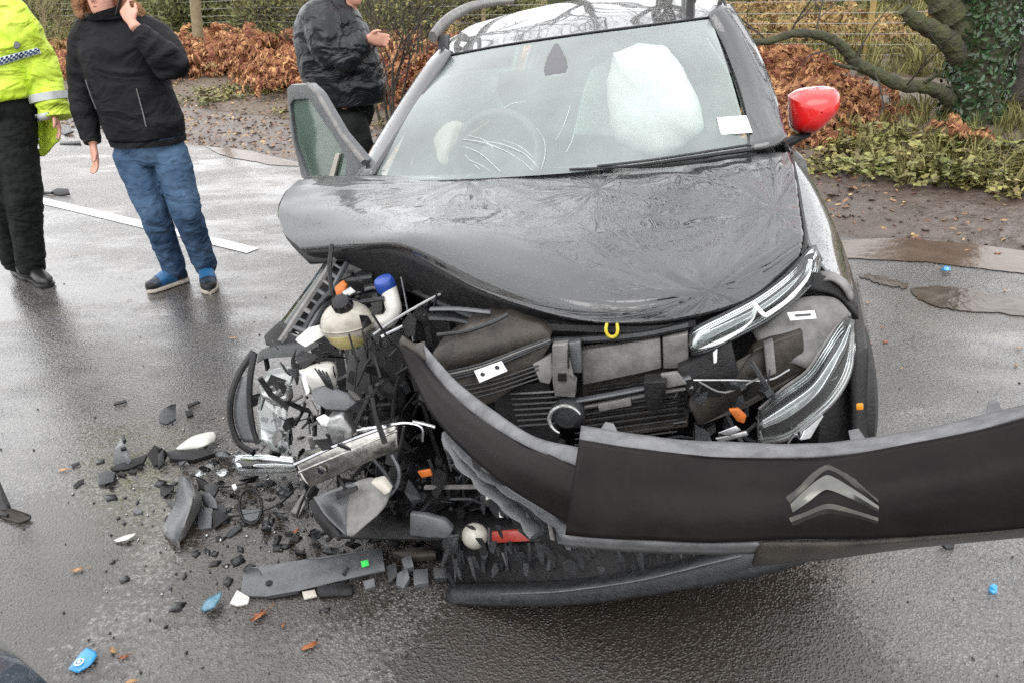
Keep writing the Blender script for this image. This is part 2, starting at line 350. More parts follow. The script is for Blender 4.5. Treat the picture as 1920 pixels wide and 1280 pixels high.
def mat_asphalt():
    m = M('wet_asphalt', (.1, .1, .1)); nt = m.node_tree; N = nt.nodes; L = nt.links; b = N['Principled BSDF']
    tc = N.new('ShaderNodeTexCoord')
    def noise_(s, d=5, r=.6):
        n = N.new('ShaderNodeTexNoise'); n.inputs['Scale'].default_value = s; n.inputs['Detail'].default_value = d; n.inputs['Roughness'].default_value = r
        L.new(tc.outputs['Object'], n.inputs['Vector']); return n.outputs['Fac']
    def rng_(src, a, b_, c, d, smooth=False):
        r = N.new('ShaderNodeMapRange'); r.inputs[1].default_value = a; r.inputs[2].default_value = b_; r.inputs[3].default_value = c; r.inputs[4].default_value = d
        if smooth: r.interpolation_type = 'SMOOTHSTEP'
        L.new(src, r.inputs[0]); return r.outputs[0]
    def math_(op, a, b_):
        q = N.new('ShaderNodeMath'); q.operation = op
        for i, x in enumerate((a, b_)):
            if isinstance(x, (int, float)): q.inputs[i].default_value = x
            else: L.new(x, q.inputs[i])
        return q.outputs[0]
    def mix_(f, a, b_, mode='MIX'):
        q = N.new('ShaderNodeMixRGB'); q.blend_type = mode
        for i, x in enumerate((f, a, b_)):
            if isinstance(x, (int, float)): q.inputs[i].default_value = x
            elif isinstance(x, tuple): q.inputs[i].default_value = (*x, 1)
            else: L.new(x, q.inputs[i])
        return q.outputs[0]
    mp = N.new('ShaderNodeMapping'); mp.vector_type = 'POINT'; mp.inputs['Rotation'].default_value = (0, 0, R_(35)); mp.inputs['Scale'].default_value = (.6, 1.35, 1); L.new(tc.outputs['Object'], mp.inputs['Vector'])
    def snoise(s, d=5, r=.6):
        n = N.new('ShaderNodeTexNoise'); n.inputs['Scale'].default_value = s; n.inputs['Detail'].default_value = d; n.inputs['Roughness'].default_value = r
        L.new(mp.outputs[0], n.inputs['Vector']); return n.outputs['Fac']
    big = snoise(.9, 5, .62); mid = snoise(4.5, 6, .68); fine = noise_(60, 3, .7)
    vo = N.new('ShaderNodeTexVoronoi'); vo.inputs['Scale'].default_value = 115; L.new(tc.outputs['Object'], vo.inputs['Vector'])   # 8 mm chippings
    chip = rng_(vo.outputs['Distance'], .15, .6, 1, 0, True)
    c = mix_(rng_(mid, .35, .68, 0, 1), (.088, .082, .077), (.180, .169, .157))
    c = mix_(math_('MULTIPLY', vo.outputs['Color'], .55), c, (.26, .247, .233))
    c = mix_(rng_(chip, 0, .5, .6, 0), c, (.018, .018, .019))
    c = mix_(rng_(noise_(1.3, 6), .50, .68, 0, .55), c, (.17, .125, .09))
    c = mix_(rng_(noise_(.8, 5), .44, .62, 0, .7), c, (.045, .036, .029))      # thin mud wash
    # dark pits between the chippings, in drifts
    pit = math_('MULTIPLY', rng_(noise_(70, 2.5, .6), .50, .56, 0, 1), rng_(noise_(1.1, 4), .34, .60, .2, 1))
    c = mix_(math_('MULTIPLY', pit, .9), c, (.022, .021, .021))
    # dark reflections of both cars painted into the asphalt colour, spotted at the rims
    spots = noise_(48, 3, .6); edge = noise_(5, 4, .6); refl_dark = None
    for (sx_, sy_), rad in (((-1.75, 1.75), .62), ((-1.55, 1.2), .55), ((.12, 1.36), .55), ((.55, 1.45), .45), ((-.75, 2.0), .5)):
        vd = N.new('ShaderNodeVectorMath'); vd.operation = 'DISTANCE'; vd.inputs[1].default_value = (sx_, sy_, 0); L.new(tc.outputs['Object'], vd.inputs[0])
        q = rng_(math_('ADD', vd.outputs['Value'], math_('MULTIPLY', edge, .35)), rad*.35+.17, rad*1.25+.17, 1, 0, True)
        refl_dark = q if refl_dark is None else math_('MAXIMUM', refl_dark, q)
    sp = rng_(math_('ADD', spots, math_('MULTIPLY', refl_dark, .42)), .60, .68, 0, 1, True)
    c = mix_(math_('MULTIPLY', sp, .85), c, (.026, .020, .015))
    L.new(c, b.inputs['Base Color'])
    wet = rng_(math_('ADD', big, math_('MULTIPLY', mid, .5)), .60, .92, 0, 1, True)     # standing film
    L.new(rng_(wet, 0, 1, .30, .07), b.inputs['Roughness'])
    b.inputs['Specular IOR Level'].default_value = .5
    b.inputs['Coat Weight'].default_value = .9; L.new(rng_(wet, 0, 1, .20, .04), b.inputs['Coat Roughness']); b.inputs['Coat IOR'].default_value = 1.4
    bp = N.new('ShaderNodeBump'); bp.inputs['Distance'].default_value = .008
    L.new(rng_(wet, 0, 1, .85, .30), bp.inputs['Strength'])
    L.new(math_('ADD', math_('MULTIPLY', chip, .5), math_('MULTIPLY', fine, .6)), bp.inputs['Height'])
    L.new(bp.outputs[0], b.inputs['Normal'])
    bp2 = N.new('ShaderNodeBump'); bp2.inputs['Distance'].default_value = .006; L.new(rng_(wet, 0, 1, .95, .16), bp2.inputs['Strength'])
    L.new(noise_(80, 2.5, .55), bp2.inputs['Height']); L.new(bp2.outputs[0], b.inputs['Coat Normal'])
    return m
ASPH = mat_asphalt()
MUD = M('wet_mud', (.060, .042, .033), .38, color2=(.13, .10, .082), vscale=4, bump=.8, bscale=13, bdist=.05, rvary=.2)
LITTER = M('muddy_verge_soil', (.085, .062, .042), .7, color2=(.19, .15, .11), vscale=14, bump=1, bscale=30, bdist=.04, detail=8)
HEATH = M('heath_grass_ground', (.075, .07, .03), .9, color2=(.20, .15, .06), vscale=1.2, bump=1, bscale=12, bdist=.1, detail=10)
PUD = M('brown_puddle_water', (.085, .058, .042), .14, spec=.25, color2=(.135, .098, .075), vscale=5, bump=.25, bscale=14, rvary=.1)
PUDD = M('dark_puddle_water', (.05, .036, .026), .12, spec=.22, color2=(.12, .10, .085), vscale=6, bump=.3, bscale=20, rvary=.1)
LINEP = M('white_road_paint', (.72, .72, .70), .4, vary=.08, vscale=40, bump=.3, bscale=160, bdist=.003)
BARK = M('mossy_bark', (.05, .045, .036), .9, color2=(.075, .085, .03), vscale=7, bump=1, bscale=22, bdist=.05)
DBARK = M('wet_dark_bark', (.03, .026, .022), .8, color2=(.06, .05, .04), vscale=9, bump=.8, bscale=30, bdist=.03)
POST = M('weathered_timber', (.17, .13, .075), .85, color2=(.27, .22, .13), vscale=12, bump=.6, bscale=40)
POSTL = M('new_fence_timber', (.34, .23, .06), .8, color2=(.42, .31, .12), vscale=10, bump=.4, bscale=40)
WIRE = M('galvanised_wire', (.42, .42, .42), .45, .4)
BRACK = M('rusty_bracken', (.23, .088, .048), .85, spec=.2, color2=(.46, .235, .125), vscale=2.0, island=.5)
BRACK2 = M('tan_bracken', (.26, .15, .06), .8, color2=(.38, .26, .11), vscale=1.5, island=.4)
GORSE = M('gorse_green', (.085, .10, .035), .8, color2=(.21, .20, .075), vscale=1.5, island=.5)
OLIVE = M('olive_grass', (.12, .13, .04), .85, spec=.2, color2=(.27, .23, .10), vscale=1.0, island=.45)
BRAM = M('bramble_leaf', (.09, .115, .03), .55, color2=(.30, .24, .085), vscale=2.5, island=.6)
IVY = M('ivy_leaf', (.018, .045, .018), .35, color2=(.045, .085, .03), vscale=6, island=.6)
YLF = M('yellow_leaf', (.45, .30, .03), .6, color2=(.36, .30, .05), vscale=4, island=.4)
LITL = M('leaf_litter', (.22, .10, .05), .6, color2=(.34, .22, .12), vscale=6, island=.6)
SKIN = M('skin', (.58, .30, .22), .5, vary=.08, vscale=25, bump=.1, bscale=90)
HAIR = M('auburn_hair', (.14, .045, .018), .5, color2=(.30, .13, .05), vscale=40, bump=.5, bscale=90)
HAIRD = M('short_brown_hair', (.05, .035, .025), .6, vary=.3, vscale=60)
FUR = M('fur_trim', (.15, .065, .028), .9, color2=(.33, .17, .08), vscale=60, bump=1, bscale=80, bdist=.02)
JKT = M('black_softshell', (.010, .010, .012), .7, spec=.18, vary=.3, vscale=9, bump=.55, bscale=6, bdist=.07, cloth=1)
JKT2 = M('shiny_black_jacket', (.009, .010, .014), .38, spec=.4, vary=.35, vscale=14, bump=.8, bscale=6, bdist=.08, cloth=1)
JEAN = M('blue_denim', (.026, .055, .108), .85, spec=.15, color2=(.095, .158, .255), vscale=4, bump=.6, bscale=8, bdist=.06, cloth=1)
TROU = M('black_trousers', (.011, .012, .012), .8, spec=.2, vary=.3, vscale=8, bump=.6, bscale=7, bdist=.06, cloth=1)
HIVIS = M('fluorescent_yellow_fabric', (.47, .68, .012), .6, color2=(.66, .80, .10), vscale=5, bump=.9, bscale=5, bdist=.09, cloth=1)
BAND = M('silver_reflective_tape', (.48, .50, .50), .4, .2)
NAVY = M('navy_check', (.03, .06, .16), .6)
WCHK = M('white_check', (.65, .70, .72), .5)
SHOEB = M('blue_trainer', (.012, .014, .018), .5, color2=(.014, .035, .075), vscale=40, bump=.3, bscale=60)
SHOEK = M('black_shoe', (.012, .012, .012), .35, vary=.3)
SOLE = M('pale_sole', (.42, .38, .32), .6, vary=.15, vscale=30)
LACE = M('bright_blue_lace', (.015, .15, .36), .5, color2=(.02, .06, .14), vscale=70)
BODY2 = mat_wet_paint('grey_blue_car_paint', (.05, .065, .085), .3)
# ------------------------------------------------------------------ the setting
ER = Vector((.8192, -.5736, 0)); EN = Vector((.5736, .8192, 0))        # along the road / across it
def E(t, n, z=0): return ER*t + EN*n + Vector((0, 0, z))
def TN(p): return p.dot(ER), p.dot(EN)
def fb(x, y, s=1, o=4): return noise.fractal(Vector((x*s, y*s, 3.7)), 1, 2, o)
def gz(t, n):
    """height of the soft ground"""
    if n < 5.0: return -.035
    k = min(1, (n-5.0)/1.2)
    z = -.02 + .05*k + (.028*fb(t, n, 2.2) + .02*fb(t, n, 6))*min(1, (n-4.9)*3)
    if n > 6.4: z += min(.16, (n-6.4)*.09) + .05*fb(t, n, .7)
    if n > 16: z += (n-16)*.012
    if 5.15 < n < 6.6: z -= .02*max(0, math.sin((n-5.2)*9+fb(t, n, .5)*1.5))          # ruts along the verge
    return z
V, F = [], []
S = 900
o = mk('ground', [(-S, -S, -.06), (S, -S, -.06), (S, S, -.06), (-S, S, -.06)], [(0, 1, 2, 3)], HEATH, None, False, (0, 0, -.06)); props(o, kind='structure')
def grid_sheet(name, ts, ns, zf, mat):
    V = [E(t, n, zf(t, n)) for n in ns for t in ts]; a = len(ts)
    F = [(j*a+i, j*a+i+1, (j+1)*a+i+1, (j+1)*a+i) for j in range(len(ns)-1) for i in range(a-1)]
    o = mk(name, V, F, mat, None, True, (0, 0, 0)); props(o, kind='structure'); return o
tsv = [-26+i*.075 for i in range(560)]
nsv = [4.7+i*.06 for i in range(32)]
grid_sheet('muddy_verge', tsv, nsv, gz, MUD)
nsv2 = [6.56+i*.25 for i in range(60)]
grid_sheet('heath', [-60+i*.5 for i in range(220)], nsv2 + [22, 30, 50, 90, 160], lambda t, n: gz(t, n)-(.0 if n > 6.6 else .05), LITTER)
# road with a ragged far edge
ts = [-60+i*.12 for i in range(850)]
V = [E(t, -7, 0) for t in ts] + [E(t, 5.1 + .07*fb(t, 0, 1.1) + .035*fb(t, 5, 5), 0) for t in ts]; a = len(ts)
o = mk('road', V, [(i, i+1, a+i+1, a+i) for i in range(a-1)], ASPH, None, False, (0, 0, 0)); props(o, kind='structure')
# dashed centre line: one dash in view, the next ones along the road
d0, d1 = PZ(70, 375), PZ(475, 471)
dt = (d1-d0); dn = Vector((-dt.y, dt.x, 0)).normalized()*.055; L_ = dt.length
def dash(p, q, nm='road_marking'):
    k = 24; V = []
    for i in range(k+1):
        c = p.lerp(q, i/k); V += [c - dn*(1+.08*fb(i*.7, 1)), c + dn*(1+.08*fb(i*.7, 9))]
    V = [v+Vector((0, 0, .004)) for v in V]
    o = mk(nm, V, [(2*i, 2*i+2, 2*i+3, 2*i+1) for i in range(k)], LINEP, None, False); props(o, kind='structure')
u = dt.normalized()
dash(d1-u*4.0, d1); dash(d1-u*14, d1-u*10); dash(d1+u*5, d1+u*9)
# puddles: irregular thin sheets of brown water
def puddle(pts, z, nm='puddle', mat=None):
    P = [PZ(*p) for p in pts]; P = spline(P+[P[0]], 110)[:-1]; c = sum(P, Vector())/len(P); m_ = len(P)
    P = [p+EN*(.035*fb(math.cos(i/m_*6.28)*2+c.x, math.sin(i/m_*6.28)*2, 1.2)) for i, p in enumerate(P)]
    g = G(); g.add([Vector((p.x, p.y, z)) for p in P], [tuple(range(len(P)))]); o = g.go(nm, mat or PUD, None, False); props(o, kind='structure')
puddle([(1560, 452), (1680, 448), (1800, 458), (1960, 478), (2100, 500), (2080, 528), (1920, 515), (1780, 498), (1660, 488), (1570, 482)], .005)
puddle([(1706, 540), (1760, 538), (1830, 548), (1950, 565), (1960, 590), (1850, 588), (1780, 582), (1730, 566)], .005, 'puddle', PUDD)
puddle([(1610, 515), (1650, 520), (1700, 533), (1690, 542), (1640, 532)], .005, 'puddle', PUDD)
puddle([(380, 275), (440, 280), (520, 296), (560, 312), (500, 308), (420, 292)], .005)
"""verge stones and clods"""
def clods(n, fn, mat, name, smin, smax, flat=.6):
    Vs, Fs = [], []; base = np.array([(1,0,0),(-1,0,0),(0,1,0),(0,-1,0),(0,0,1),(0,0,-1)], float)
    fc = np.array([(0,2,4),(2,1,4),(1,3,4),(3,0,4),(2,0,5),(1,2,5),(3,1,5),(0,3,5)])
    for i in range(n):
        p = fn(); s = smin+(smax-smin)*rng.random()**2.5
        q = base*(s*(.5+rng.random((1, 3))))*(1+.3*rng.random((6, 1))); an = rng.random()*6.28
        r = np.array([[math.cos(an), -math.sin(an), 0], [math.sin(an), math.cos(an), 0], [0, 0, flat]])
        Vs.append(q@r.T+np.array(p)); Fs.append(fc+6*i)
    o = mknp(name, np.concatenate(Vs), np.concatenate(Fs), mat, None, False, (0, 0, 0)); props(o, kind='stuff'); return o
def on_verge(n0=5.1, n1=6.7, t0=-14, t1=9):
    t = random.uniform(t0, t1); n = random.uniform(n0, n1); return E(t, n, gz(t, n)+.003)
o = clods(2600, on_verge, MUD, 'mud_clods', .004, .026); props(o, 'crumbled mud clods along the churned road verge', 'mud')
"""fallen leaves as drifts of litter"""
def leaves(n, fn, mat, name, s0, s1, lab, cat, up=.7, curl=.35, kind='stuff', lift=0):
    tpl = np.array([(0,-1,0),(.45,-.2,.12),(.3,.5,.1),(0,1,0),(-.3,.5,.1),(-.45,-.2,.12)], float)*[1, 1, curl*3]
    fc = np.array([(0,1,3),(1,2,3),(0,3,5),(3,4,5)]); Vs, Fs = [], []
    for i in range(n):
        p, hint = fn(); s = random.uniform(s0, s1)
        e = Euler((random.gauss(0, 1-up)*1.6, random.gauss(0, 1-up)*1.6, random.uniform(0, 6.28))).to_matrix()
        if hint is not None: e = hint.to_track_quat('Z', 'Y').to_matrix() @ e
        Vs.append((tpl*s)@np.array(e).T+np.array(p)+[0, 0, lift]); Fs.append(fc+6*i)
    o = mknp(name, np.concatenate(Vs), np.concatenate(Fs), mat, None, False, (0, 0, 0)); props(o, lab, cat, None, kind); return o
o = leaves(9000, lambda: (on_verge(5.15, 8.0, *((-16, -1) if random.random() < .85 else (-1, 9))), None), LITL, 'leaf_litter', .012, .038, 'brown leaf litter trodden into the muddy verge', 'leaf litter', .8)
"""scattered grit in the verge beside the road"""
"""plants"""
# bracken: arching dead fronds heaped on each other
def frond_tpl(seed, L=.75, droop=.55, np_=15):
    r = random.Random(seed); V, F = [], []
    pts = []
    for i in range(9):
        u = i/8; pts.append(Vector((L*u*.85, 0, L*(.62*math.sin(u*2.2)-droop*u*u*.55))))
    for i in range(8):
        b = len(V); w = .004; V += [pts[i]+Vector((0, -w, 0)), pts[i]+Vector((0, w, 0)), pts[i+1]+Vector((0, w, 0)), pts[i+1]+Vector((0, -w, 0))]; F += [(b, b+1, b+2), (b, b+2, b+3)]
    for k in range(np_):
        u = .28+.72*k/np_; i = min(7, int(u*8)); p = pts[i].lerp(pts[i+1], u*8-i); w = L*.24*math.sin((1-u)*1.9+.25)
        for s in (-1, 1):
            d = Vector((.45, s*1.0, -.35+r.uniform(-.35, .3))).normalized()*w*r.uniform(.7, 1.1)
            tw = Vector((.10*L*.35, 0, r.uniform(-.02, .03)))
            q = p+d*.5+Vector((0, 0, .03*r.random())); e = p+d+Vector((0, 0, -.05*r.random()))
            b = len(V); V += [p-tw*.3, q-tw, e, q+tw, p+tw*.3]; F += [(b, b+1, b+3), (b+1, b+2, b+3), (b, b+3, b+4)]
            for j in range(3):            # ragged leaflets
                c = p+d*(.25+.25*j); b = len(V); V += [c, c+Vector((.035*r.uniform(.5, 1), .012*s, r.uniform(-.03, .02))), c+d*.12]; F += [(b, b+1, b+2)]
    return np.array([tuple(v) for v in V]), np.array(F)
FT = [frond_tpl(s, .36+.05*s, .5+.2*(s % 3), 17) for s in range(5)]
def scatter(name, n, fn, tpls, mat, lab, cat, smin=.7, smax=1.2, tilt=.35, smooth=False):
    Vs, Fs, b = [], [], 0
    for i in range(n):
        p, k = fn(); T, Fc = tpls[random.randrange(len(tpls))]; s = random.uniform(smin, smax)*k
        e = Euler((random.gauss(0, tilt), random.gauss(0, tilt), random.uniform(0, 6.28))).to_matrix()
        Vs.append((T*s)@np.array(e).T+np.array(p)); Fs.append(Fc+b); b += len(T)
    o = mknp(name, np.concatenate(Vs), np.concatenate(Fs), mat, None, smooth, (0, 0, 0)); props(o, lab, cat, None, 'stuff'); return o
def brfn(t0, t1, n0, n1, thr=-.15, seed=0):
    def f():
        for _ in range(30):
            t, n = random.uniform(t0, t1), random.uniform(n0, n1)
            v = fb(t+seed, n, .45)
            if v > thr: break
        return E(t, n, gz(t, n)-.05+.18*max(0, v)+random.uniform(-.04, .1)), 1+.5*max(-.5, v)
    return f
scatter('dead_bracken', 5600, brfn(-17, -3.5, 7.6, 11.6, -.3), FT, BRACK, 'heaped rust red dead bracken along the verge behind the people', 'bracken')
scatter('dead_bracken', 3600, brfn(-3.4, 9, 7.3, 10.6, -.05, 4), FT, BRACK, 'rusty dead bracken between the car and the ivy covered tree', 'bracken', .55, 1.05, .5)
scatter('dead_bracken', 2600, brfn(-18, 14, 13, 21, .12, 9), FT, BRACK2, 'pale tan bracken on the heath beyond the wire fence', 'bracken', .6, 1.1)
scatter('dead_bracken', 1800, brfn(-22, -4, 8.2, 13, -.1, 14), FT, BRACK2, 'tan bracken scattered through the red bracken near the post', 'bracken', .5, .9)
# grass tufts
def tuft(seed, nb=16, h=.35):
    r = random.Random(seed); V, F = [], []
    for k in range(nb):
        a = r.uniform(0, 6.28); l = h*r.uniform(.5, 1.1); lean = r.uniform(.15, .8); w = .006
        p = Vector((math.cos(a)*.04, math.sin(a)*.04, 0)); d = Vector((math.cos(a), math.sin(a), 0)); sd = Vector((-d.y, d.x, 0))*w
        m = p+d*l*lean*.35+Vector((0, 0, l*.65)); e = p+d*l*lean+Vector((0, 0, l*(1-.4*lean)))
        b = len(V); V += [p-sd, p+sd, m+sd*.8, m-sd*.8, e]; F += [(b, b+1, b+2), (b, b+2, b+3), (b+3, b+2, b+4)]
    return np.array([tuple(v) for v in V]), np.array(F)
TT = [tuft(s) for s in range(4)]
def grfn(t0, t1, n0, n1, thr=-1, seed=0):
    def f():
        for _ in range(20):
            t, n = random.uniform(t0, t1), random.uniform(n0, n1)
            if fb(t+seed, n, .35) > thr: break
        return E(t, n, gz(t, n)-.02), 1
    return f
scatter('heath_grass', 5200, grfn(-24, 16, 11.5, 24, -.3, 3), TT, OLIVE, 'olive and straw coloured rough grass beyond the fence', 'grass', .8, 1.7, .2)
scatter('verge_grass', 3600, grfn(-4, 10, 6.5, 12, -.2, 8), TT, OLIVE, 'rough grass growing through the verge by the tree', 'grass', .4, .9, .3)
scatter('heath_grass', 3500, grfn(-50, 40, 24, 60, -.6, 3), TT, OLIVE, 'distant straw coloured heath grass far beyond the fence', 'grass', 1.5, 3.2, .2)
# brambles: low leafy runners, nearest the mud
def bramble_tpl(seed):
    r = random.Random(seed); V, F = [], []
    def leaf(p, d, s):
        d = d.normalized(); sd = d.cross(Vector((0, 0, 1))).normalized()*s*.42; up = Vector((0, 0, s*.16))
        b = len(V); V.extend([p, p+d*s*.45+sd+up, p+d*s, p+d*s*.45-sd+up, p+d*s*.45]); F.extend([(b, b+1, b+4), (b+1, b+2, b+4), (b, b+4, b+3), (b+4, b+2, b+3)])
    for k in range(7):
        a = r.uniform(0, 6.28); x = Vector((r.uniform(-.10, .10), r.uniform(-.10, .10), r.uniform(.02, .13)))
        for j in (-1, 0, 1):
            leaf(x, Vector((math.cos(a+j*1.1), math.sin(a+j*1.1), r.uniform(-.5, .3))), r.uniform(.035, .065))
    return np.array([tuple(v) for v in V]), np.array(F)
BT = [bramble_tpl(s) for s in range(5)]
scatter('brambles', 1500, grfn(-1.5, 9.5, 6.45, 7.7, -.35, 21), BT, BRAM, 'low green bramble leaves along the edge of the mud', 'brambles', .7, 1.3, .3)
scatter('brambles', 420, grfn(-14, -3, 6.6, 7.8, .0, 31), BT, BRAM, 'sparse bramble leaves on the muddy left verge', 'brambles', .5, 1.0, .3)
leaves(900, lambda: (brfn(1.5, 5.5, 7.4, 8.4, -1)()[0]+Vector((0, 0, random.uniform(.1, .55))), None), YLF, 'yellowing_leaves', .02, .04, 'yellowing leaves of a low sapling beside the ivy covered trunk', 'leaves', .2)

def bush_mesh(seed, n=5200, rx=1.0, rz=.8, sp=.10):
    """gorse: spiky sprigs spread through uneven lobes"""
    r = np.random.default_rng(seed); C = [(r.uniform(-.6, .6)*rx, r.uniform(-.6, .6)*rx, r.uniform(.25, .8)*rz, r.uniform(.25, .5)) for _ in range(11)]
    Vs = np.empty((n*4, 3)); Fs = np.empty((n*2, 3), int)
    for i in range(n):
        c = C[r.integers(len(C))]; d = r.normal(size=3); d /= np.linalg.norm(d); q = np.array(c[:3])+d*c[3]*(.55+.5*r.random())
        q[2] = abs(q[2]); d2 = d+r.normal(size=3)*.5+[0, 0, .5]; d2 /= np.linalg.norm(d2); l = sp*r.uniform(.5, 1.4)
        s = np.cross(d2, r.normal(size=3)); s /= np.linalg.norm(s)
        Vs[4*i:4*i+4] = [q, q+d2*l*.5+s*l*.16, q+d2*l, q+d2*l*.5-s*l*.16]; Fs[2*i] = (4*i, 4*i+1, 4*i+2); Fs[2*i+1] = (4*i, 4*i+2, 4*i+3)
    return Vs, Fs
def branch(g, p, d, L, r, depth, rnd, spread=.55, n=5, taper=.62, grav=0.0, kids=(2, 4), minr=.0025):
    seg = 5 if r > .02 else 3; pts = [p]; rad = [r]; q = p.copy(); dd = d.normalized()
    for i in range(seg):
        dd = (dd+Vector((rnd.gauss(0, .13), rnd.gauss(0, .13), rnd.gauss(0, .10)+grav))).normalized(); q = q+dd*L/seg; pts.append(q.copy()); rad.append(max(minr, r*(1-(1-taper)*(i+1)/seg)))
    g.tube(pts, rad, n if r > .03 else (4 if r > .012 else 3), cap=False)
    if depth <= 0: return
    for k in range(rnd.randint(*kids)):
        u = rnd.uniform(.3, 1) if k else 1; i = min(seg-1, int(u*seg)); b = pts[i].lerp(pts[i+1], u*seg-i)
        nd = (dd+Vector((rnd.gauss(0, spread), rnd.gauss(0, spread), rnd.gauss(0, spread*.7)+.05))).normalized()
        branch(g, b, nd, L*rnd.uniform(.55, .85), max(minr, rad[i]*rnd.uniform(.5, .75)), depth-1, rnd, spread, n, taper, grav, kids, minr)

def gorse(px, py, w, lab, seed, mat=GORSE, first=[None]):
    w *= 1.15
    p = PZ(px, py); p.z = gz(*TN(p))
    if first[0] is None:
        Vg, Fg = bush_mesh(3); me_o = mknp('gorse_bush', Vg, Fg, mat, None, False, (0, 0, 0)); o = me_o; first[0] = o
    else: o = first[0].copy(); col.objects.link(o)
    o.location = p; o.rotation_euler = (0, 0, seed*1.7); o.scale = (w, w*.9, w*random.uniform(.8, 1.1))
    props(o, lab, 'gorse bush', 'gorse bushes on the heath'); return o
for i, (px, py, w, lab) in enumerate([
    (60, 92, 1.5, 'brownish green gorse bush behind the officer in yellow'),
    (395, 92, 1.5, 'green gorse bush just behind the leaning timber pole'),
    (490, 84, 1.7, 'green gorse bush left of the man in the shiny jacket'),
    (330, 84, 1.5, 'green gorse bush above the shoulder of the phoning woman'),
    (565, 98, 1.4, 'olive gorse bush half hidden by the shiny jacket'),
    (755, 110, 1.3, 'olive gorse bush between the shiny jacket and the roof rail'),
    (860, 96, 1.5, 'gorse bush rising behind the front of the roof rail'),
    (120, 70, 2.0, 'far gorse bush between the officer and the phoning woman'),
    (250, 70, 2.0, 'far gorse bush hidden behind the head of the phoning woman'),
    (440, 62, 2.3, 'far gorse bush on the skyline right of the pole'),
    (640, 66, 2.2, 'far gorse bush behind the man in the shiny jacket'),
    (1500, 48, 1.5, 'low gorse patch beyond the fence right of the windscreen'),
    (1640, 40, 1.6, 'green gorse patch behind the yellow fence post'),
    (1440, 18, 1.9, 'furthest gorse patch right of the car roof')]): gorse(px, py, w, lab, i)
# wiry bare shrubs by the man
def shrub(px, py, h, seed, lab, lean=(0, 0), depth=3, r=.018, stems=6, mat=DBARK, leafy=0):
    rnd = random.Random(seed); p = PZ(px, py); p.z = gz(*TN(p)); t = thing('bare_shrub', p, lab, 'shrub', 'bare shrubs along the verge'); g = G()
    for k in range(stems):
        branch(g, p+Vector((rnd.uniform(-.15, .15), rnd.uniform(-.15, .15), -.03)), Vector((rnd.gauss(lean[0], .3), rnd.gauss(lean[1], .3), 1)), h*rnd.uniform(.45, .7), r*rnd.uniform(.5, 1), depth, rnd, .5, 5, .6, .0, (3, 4))
    vs = [v.copy() for v in g.V]
    g.go('stem', mat, t)
    if leafy:
        o = leaves(leafy, lambda: (rnd.choice(vs)+Vector((rnd.gauss(0, .04), rnd.gauss(0, .04), rnd.gauss(0, .04))), None), OLIVE, 'foliage', .015, .03, None, None, .1); 
        o.parent = t; o.location = -Vector(p); o['kind'] = 'stuff'
shrub(735, 235, 1.5, 5, 'bare dark twiggy shrub right of the man in the shiny jacket', (.15, 0), 3, .02, 7, leafy=700)
shrub(800, 190, 1.7, 8, 'bare shrub behind the roof rail of the crashed car', (.1, 0), 3, .02, 6, leafy=900)
shrub(560, 150, 1.2, 11, 'brown twiggy shrub behind the back of the shiny jacket', (0, 0), 3, .014, 6, leafy=500)
shrub(100, 130, 1.6, 15, 'brown twiggy shrub between the officer and the phoning woman', (0, 0), 3, .016, 8, POST, 500)
# leaning pole and the wire fence
pb, pt = PZ(378, 138), None
dpole = (pb-CAMP).length
p0 = PY(378, 138, pb.y); p1 = PY(352, -120, pb.y)
o = G().tube([p0+(p0-p1).normalized()*.2, p0, (p0+p1)/2+Vector((.01, 0, 0)), p1], [.11, .11, .10, .085], 12).go('timber_pole', POST, None, origin=p0)
props(o, 'grey weathered timber pole leaning in the bracken, right of the phoning woman', 'pole')
fp0 = E(-30, 11.9); fence = thing('wire_fence', E(0, 11.9), 'stock fence of thin wires on timber posts running behind the verge', 'fence')
pm = None; FT_POST = []
rpost = TN(PZ(1615, 148)); NF = rpost[1]
fence.location = E(0, NF)
tpost = [rpost[0]+i*3.4 for i in range(-9, 4)]
for i, t in enumerate(tpost):
    b = E(t, NF, gz(t, NF)-.05)
    g = G(); g.tube([b, b+Vector((.01, 0, .6)), b+Vector((random.uniform(-.03, .03), 0, 1.12))], [.045, .043, .04], 8); g.go('post', POSTL if i >= 8 else POST, fence)
for k, h in enumerate((.14, .28, .42, .56, .70, .86, 1.02)):
    P = []
    for t in tpost: P += [E(t, NF-.05, gz(t, NF)+h), E(t+1.7, NF-.05, gz(t+1.7, NF)+h-.015)]
    G().tube(P, .0035, 4).go('wire', WIRE, fence)
# ivy-covered tree with the long low limb
tb = PZ(1815, 264); tb.z = gz(*TN(tb)); TY = tb.y
tree = thing('ivy_clad_tree', tb, 'leaning tree with ivy on its trunk and one long low bare limb', 'tree')
trP = [PY(1812, 268, TY)-Vector((0, 0, .15)), PY(1815, 235, TY), PY(1830, 160, TY), PY(1843, 80, TY), PY(1855, 0, TY), PY(1862, -120, TY), PY(1850, -300, TY+.1), PY(1840, -520, TY+.2)]
rd = TY/1409*1.09
g = G(); g.tube(spline(trP, 22), [(.34-.0*i) if i < 2 else .25-.004*i for i in range(23)], 16)
trk = g.go('trunk', BARK, tree)
for v in trk.data.vertices:
    w = Vector(v.co); k = noise.fractal(w*3, 1, 2, 3)*.05; v.co = w + Vector((w.x, w.y, 0)).normalized()*k
def limb(P, R, nm='limb', mat=BARK, n=10):
    Q = spline([PY(*p) for p in P], 4*len(P)); m = len(Q)
    r = [R[0]+(R[1]-R[0])*i/(m-1) for i in range(m)]
    r = [x*(1+.12*math.sin(i*2.3)) for i, x in enumerate(r)]
    return G().tube(Q, r, n).go(nm, mat, tree)
